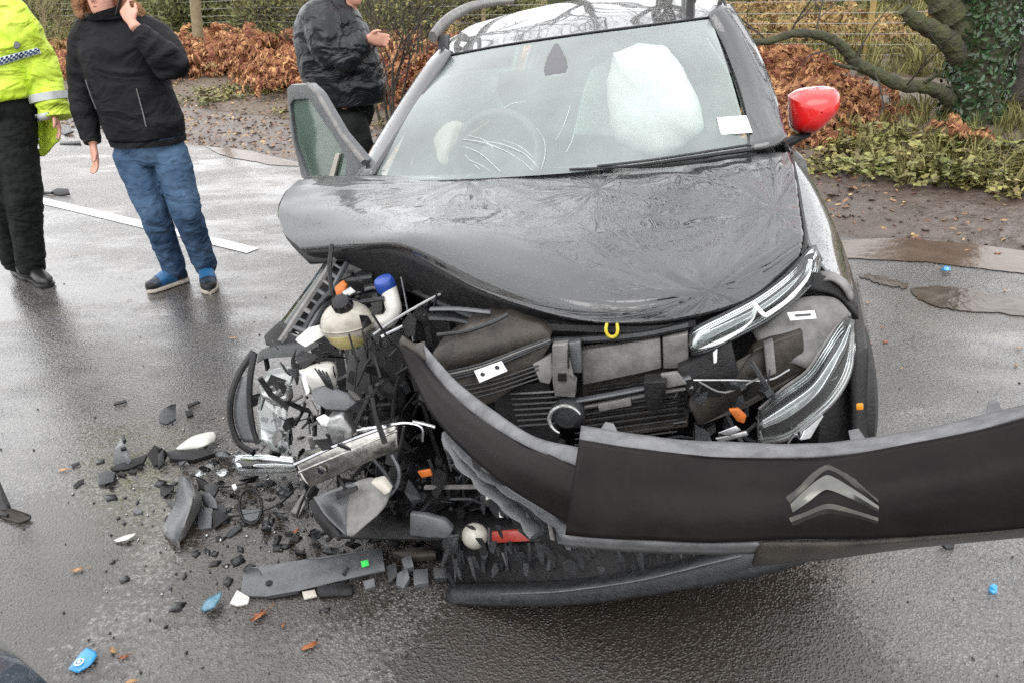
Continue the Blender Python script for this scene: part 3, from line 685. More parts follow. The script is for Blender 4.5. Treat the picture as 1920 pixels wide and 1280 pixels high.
limb([(1800, 210, TY), (1770, 178, TY-.1), (1735, 163, TY-.2), (1690, 160, TY-.25), (1640, 137, TY-.3), (1603, 117, TY-.35), (1575, 84, TY-.4), (1535, 66, TY-.45), (1485, 64, TY-.5), (1440, 78, TY-.5), (1388, 82, TY-.5), (1330, 95, TY-.5)], (.070, .022))
rnd = random.Random(9)
for (x, y, dx, dz) in ((1480,66,.3,.6),(1530,68,-.2,.8),(1575,86,-.8,-.2),(1440,78,-.6,.4),(1640,138,.2,-.4),(1700,160,.4,.7),(1600,118,.3,.6)):
    g = G(); branch(g, PY(x, y, TY-.4), Vector((dx, rnd.uniform(-.4,.4), dz)), .32, .012, 2, rnd, .5, 5, .6, 0, (1, 3), .0025); g.go('twig', DBARK, tree)
limb([(1640, 140, TY-.3), (1608, 128, TY-.35), (1585, 126, TY-.4), (1562, 118, TY-.45)], (.03, .012))
limb([(1725, 160, TY-.2), (1745, 148, TY-.3), (1758, 138, TY-.35), (1752, 128, TY-.35)], (.022, .014))
limb([(1815, 130, TY), (1785, 85, TY-.1), (1755, 60, TY-.15), (1715, 38, TY-.2), (1696, 18, TY-.2)], (.11, .05))
limb([(1825, 90, TY), (1795, 40, TY), (1765, 0, TY), (1735, -60, TY+.1), (1680, -160, TY+.2), (1600, -260, TY+.4)], (.15, .08))
limb([(1920, 275, TY+.5), (1905, 200, TY+.5), (1908, 100, TY+.5), (1915, 0, TY+.5), (1940, -150, TY+.5), (1990, -350, TY+.6)], (.24, .15), 'limb', DBARK)
rnd = random.Random(3); g = G()
for (a, d, L, r) in [((1850, -300, TY+.1), (-.5, -.3, 1), 2.2, .12), ((1840, -500, TY+.2), (.2, -.5, 1), 2.2, .12), ((1600, -260, TY+.4), (-1, -.3, .8), 2.2, .09), ((1840, -520, TY+.2), (-.8, .1, 1), 2.4, .12), ((1862, -120, TY), (-.9, -.8, .8), 2.0, .08), ((1990, -350, TY+.6), (.3, .1, 1), 2, .12), ((1735, -60, TY+.1), (-1, -.6, .6), 1.8, .06)]:
    branch(g, PY(*a), Vector(d), L, r, 5, rnd, .5, 6, .6, .03, (2, 3), .004)
g.go('crown', DBARK, tree)
# ivy leaves hug the trunk and hang a little proud of it
ivs = []
for k in range(3600):
    u = random.random()**.8*17; i = int(u)
    Q = spline(trP, 22); p = Q[i].lerp(Q[i+1], u-i); a = random.uniform(0, 6.28)
    if 0: pass
    nrm = Vector((math.cos(a), math.sin(a), random.uniform(-.2, .35))).normalized(); ivs.append((p+nrm*(.245+random.uniform(0, .06)), nrm))
it = iter(ivs)
o = leaves(3600, lambda: next(it), IVY, 'ivy', .018, .038, None, None, .75); o.parent = tree; o.location = -Vector(tb); o['kind'] = 'stuff'
# bare oak trees: further trees whose crowns stand over the road (their branches mirror in the bonnet and glass)
def bare_tree(x, y, h, r, seed, lab, depth=6):
    rnd = random.Random(seed); p = Vector((x, y, 0)); p.z = gz(*TN(p))-.1; t = thing('bare_tree', p, lab, 'tree', 'bare winter trees along the heath')
    top = p+Vector((rnd.uniform(-.3, .3), rnd.uniform(-.3, .3), h*.35)); G().tube(spline([p, p.lerp(top, .5)+Vector((.1, 0, 0)), top], 8), [r*(1.25-.06*i) for i in range(9)], 12).go('trunk', BARK, t)
    g = G()
    for k in range(5):
        a = k*1.26+rnd.uniform(-.3, .3); branch(g, top-Vector((0, 0, .15)), Vector((math.cos(a)*.8, math.sin(a)*.8, 1)), h*.24, r*.5, depth, rnd, .5, 6, .6, .02, (2, 3), .005)
    g.go('crown', DBARK, t)
bare_tree(2.2, 10.2, 9.5, .17, 21, 'bare winter tree standing behind the crashed car', 5)
bare_tree(1.2, 17.5, 11, .22, 22, 'taller bare tree further back behind the car roof', 5)
bare_tree(-2.2, 21, 12, .28, 24, 'bare tree on the heath behind the man in the shiny jacket', 5)
# ------------------------------------------------------------------ the crashed car
car = thing('crashed_car', LC(0, 2.0, 0), 'wrecked black car with its front torn open, crumpled bonnet and burst airbags', 'car')
def C3(L): return [CY(*p) for p in L]
def S(name, L, th, mat, parent=None, bev=.003, smooth=True, dirv=None):
    P = C3(L); g = G().slab(P, (dirv if dirv is not None else CYV)*th); return g.go(name, mat, parent if parent is not None else car, smooth, bev)
def TB(name, L, r, mat, parent=None, n=8, k=4, flat=1.0):
    P = C3(L); P = spline(P, k*(len(P)-1)) if len(P) > 2 else P
    rr = r if not hasattr(r, '__len__') else [r[0]+(r[1]-r[0])*i/(len(P)-1) for i in range(len(P))]
    return G().tube(P, rr, n, flat).go(name, mat, parent if parent is not None else car)
# bonnet ---------------------------------------------------------------
HB = [
 [(558,342,.97),(620,336,1.02),(800,333,1.04),(950,326,1.03),(1100,319,1.02),(1250,306,1.02),(1400,294,1.02),(1478,290,1.0)],
 [(533,370,.88),(620,362,.88),(800,360,.87),(950,352,.85),(1100,346,.84),(1250,338,.84),(1400,328,.84),(1489,330,.84)],
 [(523,402,.78),(615,398,.74),(795,396,.68),(950,400,.62),(1100,408,.58),(1250,408,.58),(1400,395,.62),(1496,390,.65)],
 [(536,440,.68),(632,432,.62),(785,428,.50),(945,455,.40),(1100,480,.34),(1250,480,.35),(1400,455,.44),(1502,430,.52)],
 [(562,464,.62),(648,456,.55),(765,452,.42),(925,510,.27),(1085,552,.19),(1235,556,.19),(1388,515,.30),(1502,458,.45)],
 [(572,471,.62),(652,468,.56),(752,466,.44),(905,545,.26),(1070,598,.16),(1222,604,.155),(1390,566,.25),(1494,484,.41)],
]
ang_c = [((.93, .42), 11, .0020), ((.80, .84), 11, .0022), ((.36, .10), 9, .0014)]
def hood_disp(u, v, p):
    n = noise.noise(Vector((u*5, v*3, 1)))*.007 + noise.noise(Vector((u*13, v*6, 7)))*.0022
    h = n
    for (cu, cv), k, am in ang_c:
        du, dv = (u-cu)*1.6, (v-cv); d = math.hypot(du, dv); a = math.atan2(dv, du)
        w = math.exp(-(d/.55)**2)*min(1, d/.05)
        h += am*w*(math.sin(a*k+4*noise.noise(Vector((a*1.2, d*2, cu*9))))+.5*math.sin(a*k*2.3+2))
    return CZV*(h*min(1, (1-v)*7+.15))
V, F = patch([C3(r) for r in HB], 190, 90, hood_disp)
hood = mk('bonnet', V, F, HOODP, car)
uvl = hood.data.uv_layers.new(name='UVMap')
for lp in hood.data.loops:
    i = lp.vertex_index; uvl.data[lp.index].uv = ((i % 191)/190*1.6, (i//191)/90)
m = hood.modifiers.new('solid', 'SOLIDIFY'); m.thickness = .010; m.offset = -1
# underside frame of the bonnet and the turned-down lip on the torn side
sheet('bonnet_underside', [[p-CZV*.02 for p in C3(HB[0])], [p-CZV*.05 for p in C3(HB[2])], [p-CZV*.06+CYV*.03 for p in C3(HB[4])], [p-CZV*.045+CYV*.05 for p in C3(HB[5])]], 40, 16, BLK, .006, car)
lipr = C3(HB[5])[:5]
for p in lipr: pass
sheet('bonnet_lip', [[p for p in lipr], [p+(-CZV*d+CYV*.02) for p, d in zip(lipr, (.02, .05, .12, .08, .012))], [p+(-CZV*d+CYV*.07) for p, d in zip(lipr, (.03, .09, .19, .13, .02))]], 40, 8, BLK, .004, car)
TB('bonnet_edge', [(p[0], p[1], p[2]) for p in HB[5][4:]], .006, BLK, hood, 6)
# windscreen, roof, pillars ---------------------------------------------
GT = [(843,107,1.62),(935,90,1.555),(1085,68,1.535),(1240,48,1.56),(1333,36,1.62)]
GB = [(700,338,1.04),(850,337,.955),(1050,326,.92),(1250,305,.95),(1410,286,1.03)]
gt, gb = C3(GT), C3(GB)
gm = [a.lerp(b, .5)+(CZV*.022-CYV*.012) for a, b in zip(gt, gb)]
V, F = patch([gb, gm, gt], 40, 24); wscr = mk('windscreen', V, F, GLASS, car)
def on_glass(px, py, off=.003):
    # nearest sight-line hit on the screen surface
    best = None; r = ray(px, py).normalized()
    for v in V_gl:
        t = (v-CAMP).dot(r); d = (CAMP+r*t-v).length
        if best is None or d < best[0]: best = (d, t)
    return CAMP+r*(best[1]-off)
V_gl = patch([gb, gm, gt], 60, 36)[0]
rt0 = [p+CYV*.012+CZV*.004 for p in gt]
def lrow(y, z, w, cz=.035): return [LC(x*w, y-(.03*(1-x*x)), z+cz*(1-x*x)) for x in (-1, -.6, 0, .6, 1)]
sheet('roof', [rt0, lrow(1.95, 1.515, .60), lrow(2.5, 1.575, .62), lrow(3.2, 1.575, .60), lrow(3.95, 1.50, .56)], 40, 40, PAINT, .012, car)
G().tube(spline([p-CYV*.004+CZV*.002 for p in rt0], 24), .005, 6).go('windscreen_seal', BLK, car)
# pillars: left one runs from behind the bonnet to the rail foot, right one is broad in view
sheet('pillar', [C3([(672,348,1.10),(735,240,1.36),(800,140,1.58),(838,96,1.70)]), C3([(684,342,1.06),(748,236,1.32),(812,140,1.54),(842,103,1.64)]), C3([(702,338,1.04),(764,243,1.28),(822,152,1.50),(848,110,1.615)])], 24, 8, PAINT, .03, car)
sheet('pillar', [C3([(1408,292,1.03),(1388,195,1.3),(1357,100,1.53),(1330,36,1.62)]), C3([(1447,284,1.03),(1421,190,1.30),(1383,92,1.53),(1342,22,1.64)]), C3([(1472,268,1.08),(1443,180,1.36),(1404,92,1.6),(1362,18,1.74)])], 24, 8, PAINT, .03, car)
TB('pillar_seal', [(1449,283,1.02),(1423,190,1.29),(1385,92,1.52),(1343,20,1.63)], .004, BLK)
TB('door_seal', [(1476,278,1.07),(1446,185,1.35),(1408,95,1.59),(1366,18,1.73),(1330,-40,2.0)], .006, BLK)
# roof rails
def rail(pts, feet, grp=None):
    o = TB('roof_rail', pts, [.020, .017], SCUFF, n=10, k=8, flat=1.3)
    for f in feet: G().rings(f, 12, 3).go('rail_foot', BLK, o)
a = [CY(*p) for p in ((830,112,1.70),(832,92,1.72),(832,66,1.78))]
rail([(812,70,1.70),(826,50,1.80),(850,30,2.0),(885,13,2.4),(925,5,2.9),(960,2,3.5)],
     [[(a[0], CXV*.016, CYV*.035), (a[1], CXV*.018, CYV*.05), (a[2], CXV*.022, CYV*.06)]])
a = [CY(*p) for p in ((1290,48,1.70),(1293,26,1.74),(1294,-5,1.80))]
rail([(1298,-2,1.75),(1292,-20,1.9),(1288,-40,2.2),(1285,-52,2.8),(1284,-58,3.5)],
     [[(a[0], CXV*.020, CYV*.035), (a[1], CXV*.022, CYV*.05), (a[2], CXV*.02, CYV*.06)]])
# sides, rear, underside, wheels (mostly unseen from the photographer's spot)
for s in (-1, 1):
    rows = [[LC(s*x, y, z) for y in (1.15, 1.9, 2.7, 3.3, 3.9, 4.12)] for x, z in ((.80, .22), (.86, .42), (.875, .72), (.86, .95), (.80, 1.02))]
    if s == 1 or 1: 
        o = sheet('body_side', rows, 30, 10, PAINT, .02, car, offset=-s)
    rows = [[LC(s*.80, 1.25, 1.0), LC(s*.80, 2.0, 1.02), LC(s*.80, 3.0, 1.04), LC(s*.76, 3.8, 1.06)], [LC(s*.60, 1.75, 1.47), LC(s*.63, 2.1, 1.53), LC(s*.63, 3.0, 1.55), LC(s*.58, 3.75, 1.48)]]
    sheet('side_window', rows, 16, 6, DGLASS, .005, car)
    rows = [[LC(s*.74, 1.14, .2), LC(s*.74, 1.14, .6), LC(s*.72, 1.14, .98)], [LC(s*.85, 1.16, .2), LC(s*.88, 1.16, .6), LC(s*.84, 1.16, .98)]]
    sheet('door_pillar', rows, 8, 4, PAINT, .02, car)
sheet('tailgate', [[LC(x, 4.12-.1*abs(x), z) for x in (-.8, -.4, 0, .4, .8)] for z in (.25, .6, 1.0)] + [[LC(x, 3.95, 1.48) for x in (-.56, -.3, 0, .3, .56)]], 16, 12, PAINT, .02, car)
g = G(); g.box(LC(0, 2.6, .22), (1.5, 2.9, .06), CR); g.go('floor_pan', BLK, car)
g = G(); g.box(LC(0, 1.16, .62), (1.5, .05, .80), CR); g.go('bulkhead', BLK, car)
def wheel(x, y, z=.33, tilt=0):
    t = bpy.data.objects.new('wheel', None); col.objects.link(t); t.parent = car; c = LC(x, y, z); t.location = c - wloc(car); ax = (CXV+CYV*tilt).normalized(); o_ = c
    g = G(); g.lathe(c-ax*.10, ax, [(.20, 0), (.29, .0), (.325, .02), (.33, .06), (.33, .14), (.325, .18), (.29, .20), (.20, .20)], 32); tt = g.go('tyre', RUB, None, origin=c); tt.parent = t; tt.location = (0, 0, 0)
    g = G(); g.lathe(c-ax*.085, ax, [(.20, 0), (.205, .17), (.04, .15)], 24)
    for k in range(5):
        a_ = k*1.2566; d = (CZV*math.cos(a_)+CYV*math.sin(a_)); g.tube([c+ax*.09*(1 if x > 0 else -1)+d*.03, c+ax*.085*(1 if x > 0 else -1)+d*.2], [.03, .02], 6)
    rr = g.go('rim', STEEL, None, origin=c); rr.parent = t; rr.location = (0, 0, 0)
for x in (-.76, .76): wheel(x, 3.42)
wheel(.84, .74, .32, .12); wheel(-.80, .84, .36, .5)
# interior seen through the screen ---------------------------------------
sheet('dashboard', [[LC(x, 1.12, .97) for x in (-.7, -.35, 0, .35, .7)], [LC(x, 1.35, 1.0) for x in (-.72, -.35, 0, .35, .72)], [LC(x, 1.5, .92) for x in (-.72, -.35, 0, .35, .72)], [LC(x, 1.52, .6) for x in (-.72, -.35, 0, .35, .72)]], 16, 12, SEAT, .01, car)
for x in (-.36, .36):
    g = G(); g.rings([(LC(x, 2.05, .55), CXV*.24, CYV*.10), (LC(x, 2.12, .8), CXV*.25, CYV*.09), (LC(x, 2.2, 1.08), CXV*.2, CYV*.06), (LC(x, 2.22, 1.16), CXV*.14, CYV*.05)], 16, 3)
    st = g.go('seat', SEAT, car); g = G(); g.rings([(LC(x, 2.24, 1.17), CXV*.10, CYV*.04), (LC(x, 2.25, 1.25), CXV*.13, CYV*.05), (LC(x, 2.26, 1.33), CXV*.11, CYV*.04)], 14, 3); g.go('headrest', SEAT, st)
wc = CY(930, 290, 1.50); wu = (CZV*.85+CYV*.45).normalized(); P = [wc + CXV*(math.cos(a)*.185)+wu*(math.sin(a)*.185) for a in np.linspace(0, 2*math.pi, 33)]
sw = G().tube(P, .018, 8).go('steering_wheel', SEAT, car)
G().ball(wc, .07, 8, (1, .5, .8)).go('wheel_hub', SEAT, sw)
# passenger airbag: full round cushion with puckers and a singed patch
bc = CY(1228, 188, 1.54)
ol = [(1150,98),(1180,84),(1225,80),(1262,98),(1300,160),(1322,222),(1310,255),(1275,280),(1232,300),(1190,285),(1150,258),(1138,210),(1136,150)]
P = spline([CY(x, y, 1.54) for x, y in ol+[ol[0]]], 48)[:-1]; g = G(); R = []; cc = sum(P, Vector())/len(P); Vb = []
for t_ in range(1, 20):
    a_ = math.pi*t_/20; f, d = math.sin(a_)**.75, -math.cos(a_)*.19
    for i, p in enumerate(P):
        q = cc+(p-cc)*f+CYV*d*.7; th_ = math.atan2((p-cc).z, (p-cc).x); q += (p-cc).normalized()*(.006*noise.noise(q*14)-.010*abs(math.sin(th_*7))*f**6)+CYV*(.010*noise.noise(q*9)+.006*math.sin(th_*14)*f**3); Vb.append(q)
n = len(P); g.add(Vb, [(i*n+k, i*n+(k+1) % n, (i+1)*n+(k+1) % n, (i+1)*n+k) for i in range(18) for k in range(n)]+[tuple(range(n)), tuple(range(18*n, 19*n))])
g.go('airbag', AIRB, car)
# limp driver airbag draped over the wheel, curtain airbags down both sides
def cloth(name, rows, nu, nv, mat, amp=.015, sc_=9, th=.004, parent=None):
    return sheet(name, [[CY(*p) for p in r] for r in rows], nu, nv, mat, th, parent or car, disp=lambda u, v, p: CYV*(amp*noise.noise(p*sc_)) + CXV*(amp*.6*noise.noise(p*sc_+Vector((5, 2, 1)))))
cloth('driver_airbag', [[(835,235,1.46),(850,228,1.45),(868,232,1.45)],[(812,262,1.42),(835,258,1.38),(862,256,1.42)],[(818,285,1.38),(835,290,1.36),(846,282,1.38)],[(828,305,1.36),(836,310,1.36),(842,302,1.36)]], 14, 16, CREAM, .02, 18)
cloth('curtain_airbag', [[(812,150,1.75),(850,140,1.9),(905,132,2.3),(960,128,2.7)],[(790,190,1.72),(840,185,1.85),(900,178,2.3),(955,170,2.7)],[(772,228,1.70),(832,240,1.8),(895,225,2.3),(950,215,2.7)]], 20, 14, AIRB, .02, 7)
cloth('curtain_airbag', [[(1108,132,2.7),(1130,118,2.4),(1150,100,2.2)],[(1090,190,2.7),(1120,190,2.4),(1150,190,2.2)],[(1074,252,2.7),(1110,254,2.4),(1150,256,2.2)]], 16, 14, AIRB, .02, 7)
cloth('curtain_airbag', [[(1235,80,2.3),(1290,70,2.0),(1330,72,1.8)],[(1300,160,2.2),(1330,150,1.9),(1370,150,1.75)],[(1330,255,2.0),(1360,245,1.9),(1395,235,1.7)]], 16, 14, AIRB, .02, 7)
# things on the glass
def gpoly(name, pts, mat, th=.003, off=.004, parent=None):
    P = [on_glass(x, y, off) for x, y in pts]; return G().slab(P, (P[0]-CAMP).normalized()*th).go(name, mat, parent or car, False)
gpoly('windscreen_sticker', [(1344,221),(1399,217),(1411,249),(1352,253)], PAPER)
for k, (x0, x1) in enumerate(((1362, 1372), (1378, 1384), (1388, 1396))): gpoly('sticker_print', [(x0,234),(x1,233),(x1+1,237),(x0+1,238)], CREAM, .001, .006)
_mp = on_glass(1043, 112, .012); _mn = (gt[2]-gb[2]).cross(CXV).normalized(); _mn = -_mn if _mn.dot(CAMP-_mp) < 0 else _mn
MNT = M('pale_mirror_mount', (.11, .11, .12), .6)
G().slab([PP(x, y, _mp, _mn) for x, y in [(1040,82),(1046,82),(1052,95),(1061,110),(1064,125),(1060,139),(1048,143),(1022,143),(1020,128),(1026,108),(1035,93)]], -_mn*.02).go('mirror_mount', MNT, car, True, .003)
for pts in [((865,262),(900,266),(940,280),(975,300),(998,320)),((868,275),(895,285),(915,300),(938,322)),((872,290),(885,305),(900,318)),((905,265),(945,272),(985,290),(1010,315)),((940,262),(975,275),(1000,296)),((1005,240),(1020,262),(1022,290),(1015,318)),((1042,265),(1052,245),(1062,222),(1070,195)),((1062,285),(1072,265),(1078,240)),((880,255),(905,262),(925,278)),((985,190),(960,195),(945,204)),((880,300),(905,312),(920,322))]:
    P = [on_glass(x, y, .003) for x, y in pts]; G().tube(spline(P, 14), [.0009]*15, 4).go('glass_crack', CRACK, wscr)
# wiper and scuttle
sheet('scuttle', [C3([(1010,322,1.0),(1150,318,.99),(1290,302,1.0),(1412,286,1.04)]), C3([(1010,330,.95),(1150,326,.94),(1290,312,.95),(1420,294,1.0)])], 20, 3, BLK, .01, car)
wp = TB('wiper', [(1068,318,.93),(1180,312,.91),(1300,296,.93),(1408,281,1.0)], [.006, .012], BLK, n=6, flat=.6)
TB('wiper_blade', [(1120,312,.92),(1230,299,.92),(1405,272,1.03)], .005, BLK2, wp, 6)
# red door mirror
mo = [(1477,180),(1500,167),(1543,162),(1564,165),(1572,176),(1570,200),(1556,219),(1526,246),(1510,248),(1484,243),(1478,215)]
P = spline([CY(x, y, 1.34) for x, y in mo+[mo[0]]], 33)[:-1]; cc = sum(P, Vector())/len(P); Vb = []; n = len(P)
for f, d in ((.97, .03), (1.0, 0), (.985, -.03), (.93, -.065), (.80, -.095), (.58, -.115), (.30, -.122), (.03, -.125)):
    Vb += [cc+CXV*.01*(1-f)+(p-cc)*f+CYV*d for p in P]
g = G(); g.add(Vb, [(i*n+k, i*n+(k+1) % n, (i+1)*n+(k+1) % n, (i+1)*n+k) for i in range(7) for k in range(n)] + [tuple(range(n))])
mi = g.go('door_mirror', REDP, car); mi['label'] = 'bright red door mirror shell'
G().slab([cc+(p-cc)*.9+CYV*.032 for p in P], CYV*.004).go('mirror_glass', CHROME, mi)
TB('mirror_stalk', [(1470,272,1.28),(1490,262,1.28),(1515,252,1.30)], [.035, .022], BLK, mi, 8, 4, .6)
G().tube(C3([(1443,205,1.5),(1452,207,1.52),(1460,216,1.5),(1462,226,1.45)]), .012, 8).go('door_trim', CHROME, car)
# open driver's door -----------------------------------------------------
h0 = CY(683, 330, 1.12); dD = (CXV*-.78+CYV*.62).normalized(); dN = dD.cross(CZV).normalized()
def DP(L): return [PP(x, y, h0, dN) for x, y in L]
door = bpy.data.objects.new('door', None); col.objects.link(door); door.parent = car; door.location = h0-wloc(car); door['label'] = 'open front door with green tinted window'
outer = DP([(538,166),(546,159),(578,158),(597,176),(640,250),(684,302),(684,332),(645,334),(566,334),(545,250)])
inner = DP([(544,196),(550,188),(578,186),(602,222),(638,276),(650,304),(646,330),(626,331),(575,331),(552,262)])
n = 10; g = G(); th = dN*(.035 if dN.dot(CAMP-h0) < 0 else -.035)
Vd = outer+inner+[p+th for p in outer]+[p+th for p in inner]
g.add(Vd, [(i, (i+1) % n, n+(i+1) % n, n+i) for i in range(n)]+[(2*n+i, 3*n+i, 3*n+(i+1) % n, 2*n+(i+1) % n) for i in range(n)]+[(i, 2*n+i, 2*n+(i+1) % n, (i+1) % n) for i in range(n)]+[(n+i, n+(i+1) % n, 3*n+(i+1) % n, 3*n+i) for i in range(n)])
g.go('window_frame', GRY, door, True, .006)
G().slab([p+th*.4 for p in inner], th*.12).go('window_glass', GGLASS, door, False)
G().tube([p-th*.12 for p in DP([(579,158),(598,177),(641,250),(684,304)])], [.010, .011, .011, .013], 8).go('frame_trim', SCUFF, door)
lo = DP([(684,330),(566,333)]); G().slab([lo[0], lo[1], lo[1]-CZV*.5-dD*.05, lo[0]-CZV*.6], th*2.2).go('door_panel', PAINT, door, True, .01)
G().slab(DP([(617,331),(626,331),(636,290),(629,288)]), th*.3).go('seat_belt', CREAM, door, False)
# right front wing and its splayed arch trim -----------------------------
sheet('wing', [C3([(1480,291,1.02),(1493,345,.88),(1505,410,.70),(1515,460,.56),(1540,498,.44),(1556,512,.40)]),
               C3([(1484,284,1.10),(1515,345,.95),(1542,420,.76),(1562,470,.62),(1580,510,.50),(1590,532,.46)]),
               C3([(1488,284,1.2),(1527,345,1.05),(1565,425,.86),(1588,485,.74),(1603,530,.64),(1612,565,.6)]),
               C3([(1492,300,1.25),(1537,370,1.1),(1578,455,.93),(1603,530,.82),(1618,590,.74),(1624,625,.7)])], 30, 18, PAINT, .008, car)
TB('bonnet_gap_seal', [(1482,296,.98),(1492,345,.85),(1501,400,.70),(1508,450,.56),(1500,480,.50)], .011, BLK, n=8)
sheet('wheel_arch_trim', [C3([(1578,508,.50),(1596,560,.44),(1603,640,.40),(1604,720,.37),(1606,812,.34),(1608,900,.3)]), C3([(1596,512,.60),(1614,570,.54),(1626,650,.50),(1633,730,.47),(1634,812,.44),(1634,900,.4)])], 24, 4, BLK, .02, car)
sheet('wing_side', [C3([(1600,520,.68),(1618,590,.60),(1628,660,.56),(1634,730,.52),(1636,812,.5),(1636,900,.46)]), C3([(1606,520,.95),(1624,590,.86),(1636,660,.8),(1642,730,.74),(1644,812,.7),(1644,900,.66)])], 24, 4, PAINT, .01, car)
S('amber_clip', [(1603,758,.36),(1619,757,.36),(1619,768,.36),(1603,769,.36)], .01, AMBER, None, .002)
sheet('wing_bracket', [C3([(1538,512,.42),(1560,514,.40),(1585,530,.40),(1596,556,.40)]), C3([(1542,530,.38),(1558,528,.37),(1578,542,.37),(1592,566,.37)])], 12, 3, SCUFF, .008, car)
sheet('wing_bracket', [C3([(1500,505,.42),(1535,515,.40),(1570,540,.40),(1598,572,.40)]), C3([(1480,540,.40),(1530,548,.38),(1565,560,.38),(1600,600,.38)])], 12, 5, BLK, .02, car)
# ------------------------------------------------------------------ the torn-open engine bay
# daytime running light strip
dr = bpy.data.objects.new('running_light', None); col.objects.link(dr); dr.parent = car; dr.location = CY(1400, 590, .3)-wloc(car); dr['label'] = 'slanting running light strip with white L shaped guides'
U = [(1293,642,.16),(1303,617,.15),(1360,588,.20),(1420,556,.27),(1478,512,.35),(1515,470,.43),(1527,462,.46)]
D_ = [(1296,662,.13),(1330,655,.14),(1385,628,.19),(1440,598,.25),(1495,558,.33),(1530,520,.40),(1536,490,.44)]
Mi = [((a[0]+b[0])/2, (a[1]+b[1])/2, (a[2]+b[2])/2-.035) for a, b in zip(U, D_)]
HOUS = M('lamp_housing_grey', (.12, .125, .13), .35, .4, vary=.25, vscale=40, bump=.3, bscale=60)
sheet('housing', [C3([(x, y, l+.05) for x, y, l in U]), C3([(x, y, l+.07) for x, y, l in Mi]), C3([(x, y, l+.05) for x, y, l in D_])], 30, 6, HOUS, .01, dr)
sheet('lens', [C3(U), C3(Mi), C3(D_)], 40, 8, CLEAR, .004, dr)
TB('lens_rim', D_, .005, GRY, dr, 6); TB('lens_rim', U, .005, BLK2, dr, 6)
for L in ([(1412,568,.22),(1432,590,.20),(1442,588,.20),(1478,562,.27),(1508,528,.33),(1517,508,.36),(1519,488,.38)],
          [(1416,573,.22),(1413,590,.20),(1404,604,.19),(1385,620,.17),(1350,640,.13),(1310,650,.11),(1302,643,.11),(1312,628,.12),(1330,620,.13)]):
    P = [CY(x, y, l+.006) for x, y, l in L]
    G().tube(spline(P, 30), .0060, 8).go('light_guide', LITE, dr)
for a, b in (((1345,600),(1352,632)), ((1372,592),(1380,622)), ((1450,548),(1460,575)), ((1482,522),(1492,548)), ((1500,505),(1508,528))):
    G().tube([CY(a[0], a[1], .25+.002*(a[0]-1345)*.6), CY(b[0], b[1], .23+.002*(a[0]-1345)*.6)], .004, 6).go('divider', CHROME, dr)
# main headlamp
hl = bpy.data.objects.new('headlight', None); col.objects.link(hl); hl.parent = car; hl.location = CY(1520, 720, .2)-wloc(car); hl['label'] = 'clear scratched headlight unit'
Uh = [(1424,768,.10),(1470,728,.13),(1515,695,.16),(1545,650,.21),(1570,612,.27),(1592,590,.31)]
Lh = [(1424,832,.08),(1480,822,.09),(1535,780,.12),(1572,742,.17),(1597,690,.24),(1601,620,.31)]
Mh = [((a[0]+b[0])/2, (a[1]+b[1])/2, (a[2]+b[2])/2-.07) for a, b in zip(Uh, Lh)]
sheet('lamp_lens', [C3(Uh), C3(Mh), C3(Lh)], 30, 12, CLEAR, .004, hl)
sheet('lamp_shell', [C3([(x, y, l+.07) for x, y, l in Uh]), C3([(x, y, l+.16) for x, y, l in Mh]), C3([(x, y, l+.06) for x, y, l in Lh])], 20, 8, GRY, .01, hl)
for k in range(3):
    f = .3+.2*k
    L = [(u[0]*(1-f)+d[0]*f, u[1]*(1-f)+d[1]*f, u[2]*(1-f)+d[2]*f+.008*k) for u, d in zip(Uh, Lh)]
    TB('lamp_trim', L[1:] if k > 1 else L[2:], .004+.001*(k % 2), [SCUFF, GRY, SCUFF][k % 3], hl, 6)
TB('lamp_rim', Uh, .006, SCUFF, hl, 6); TB('lamp_rim', [(1424,768,.10),(1422,800,.09),(1424,832,.08)], .004, CHROME, hl, 6)
G().lathe(CY(1463, 775, .19), -CYV, [(.05, -.04), (.055, 0), (.045, .01), (.03, .03), (.004, .035)], 18).go('projector', DGLASS, hl)
sheet('lamp_reflector', [C3([(1500,730,.2),(1530,705,.22),(1565,655,.26)]), C3([(1505,765,.24),(1545,735,.26),(1580,690,.30)]), C3([(1500,800,.18),(1548,768,.20),(1590,705,.26)])], 14, 8, REFL, .004, hl)
# grey carrier above the lamp with its sticker
sheet('lamp_carrier', [C3([(1400,610,.32),(1450,585,.34),(1500,562,.36),(1560,560,.37),(1592,590,.36)]), C3([(1420,640,.27),(1470,620,.28),(1520,612,.30),(1558,615,.32),(1570,622,.32)]), C3([(1440,690,.24),(1480,680,.24),(1515,690,.24),(1535,662,.27),(1550,645,.29)])], 20, 10, SCUFF, .01, car)
S('carrier_label', [(1476,587,.262),(1527,583,.27),(1531,597,.262),(1482,601,.255)], .003, PAPER, None, 0)
S('label_print', [(1490,590,.258),(1520,588,.262),(1521,592,.26),(1491,594,.256)], .001, INK, None, 0)
S('carrier_rib', [(1415,655,.20),(1505,620,.26),(1512,692,.24),(1452,735,.18),(1400,765,.15),(1310,800,.12),(1290,760,.12),(1300,720,.14),(1380,710,.16)], .05, MUDPL, None, .006)
S('carrier_rib', [(1432,648,.2),(1450,640,.2),(1456,700,.18),(1438,708,.18)], .03, SCUFF, None, .004)
TB('carrier_edge', [(1300,712,.11),(1370,712,.12),(1440,712,.14),(1480,692,.17)], .003, STEEL, n=5)
TB('carrier_edge', [(1310,715,.10),(1360,735,.11),(1430,705,.13)], .003, SCUFF, n=5)
S('bracket', [(1270,690,.12),(1330,660,.14),(1370,640,.16),(1385,700,.15),(1350,745,.13),(1290,740,.11)], .08, BLK, None, .006)
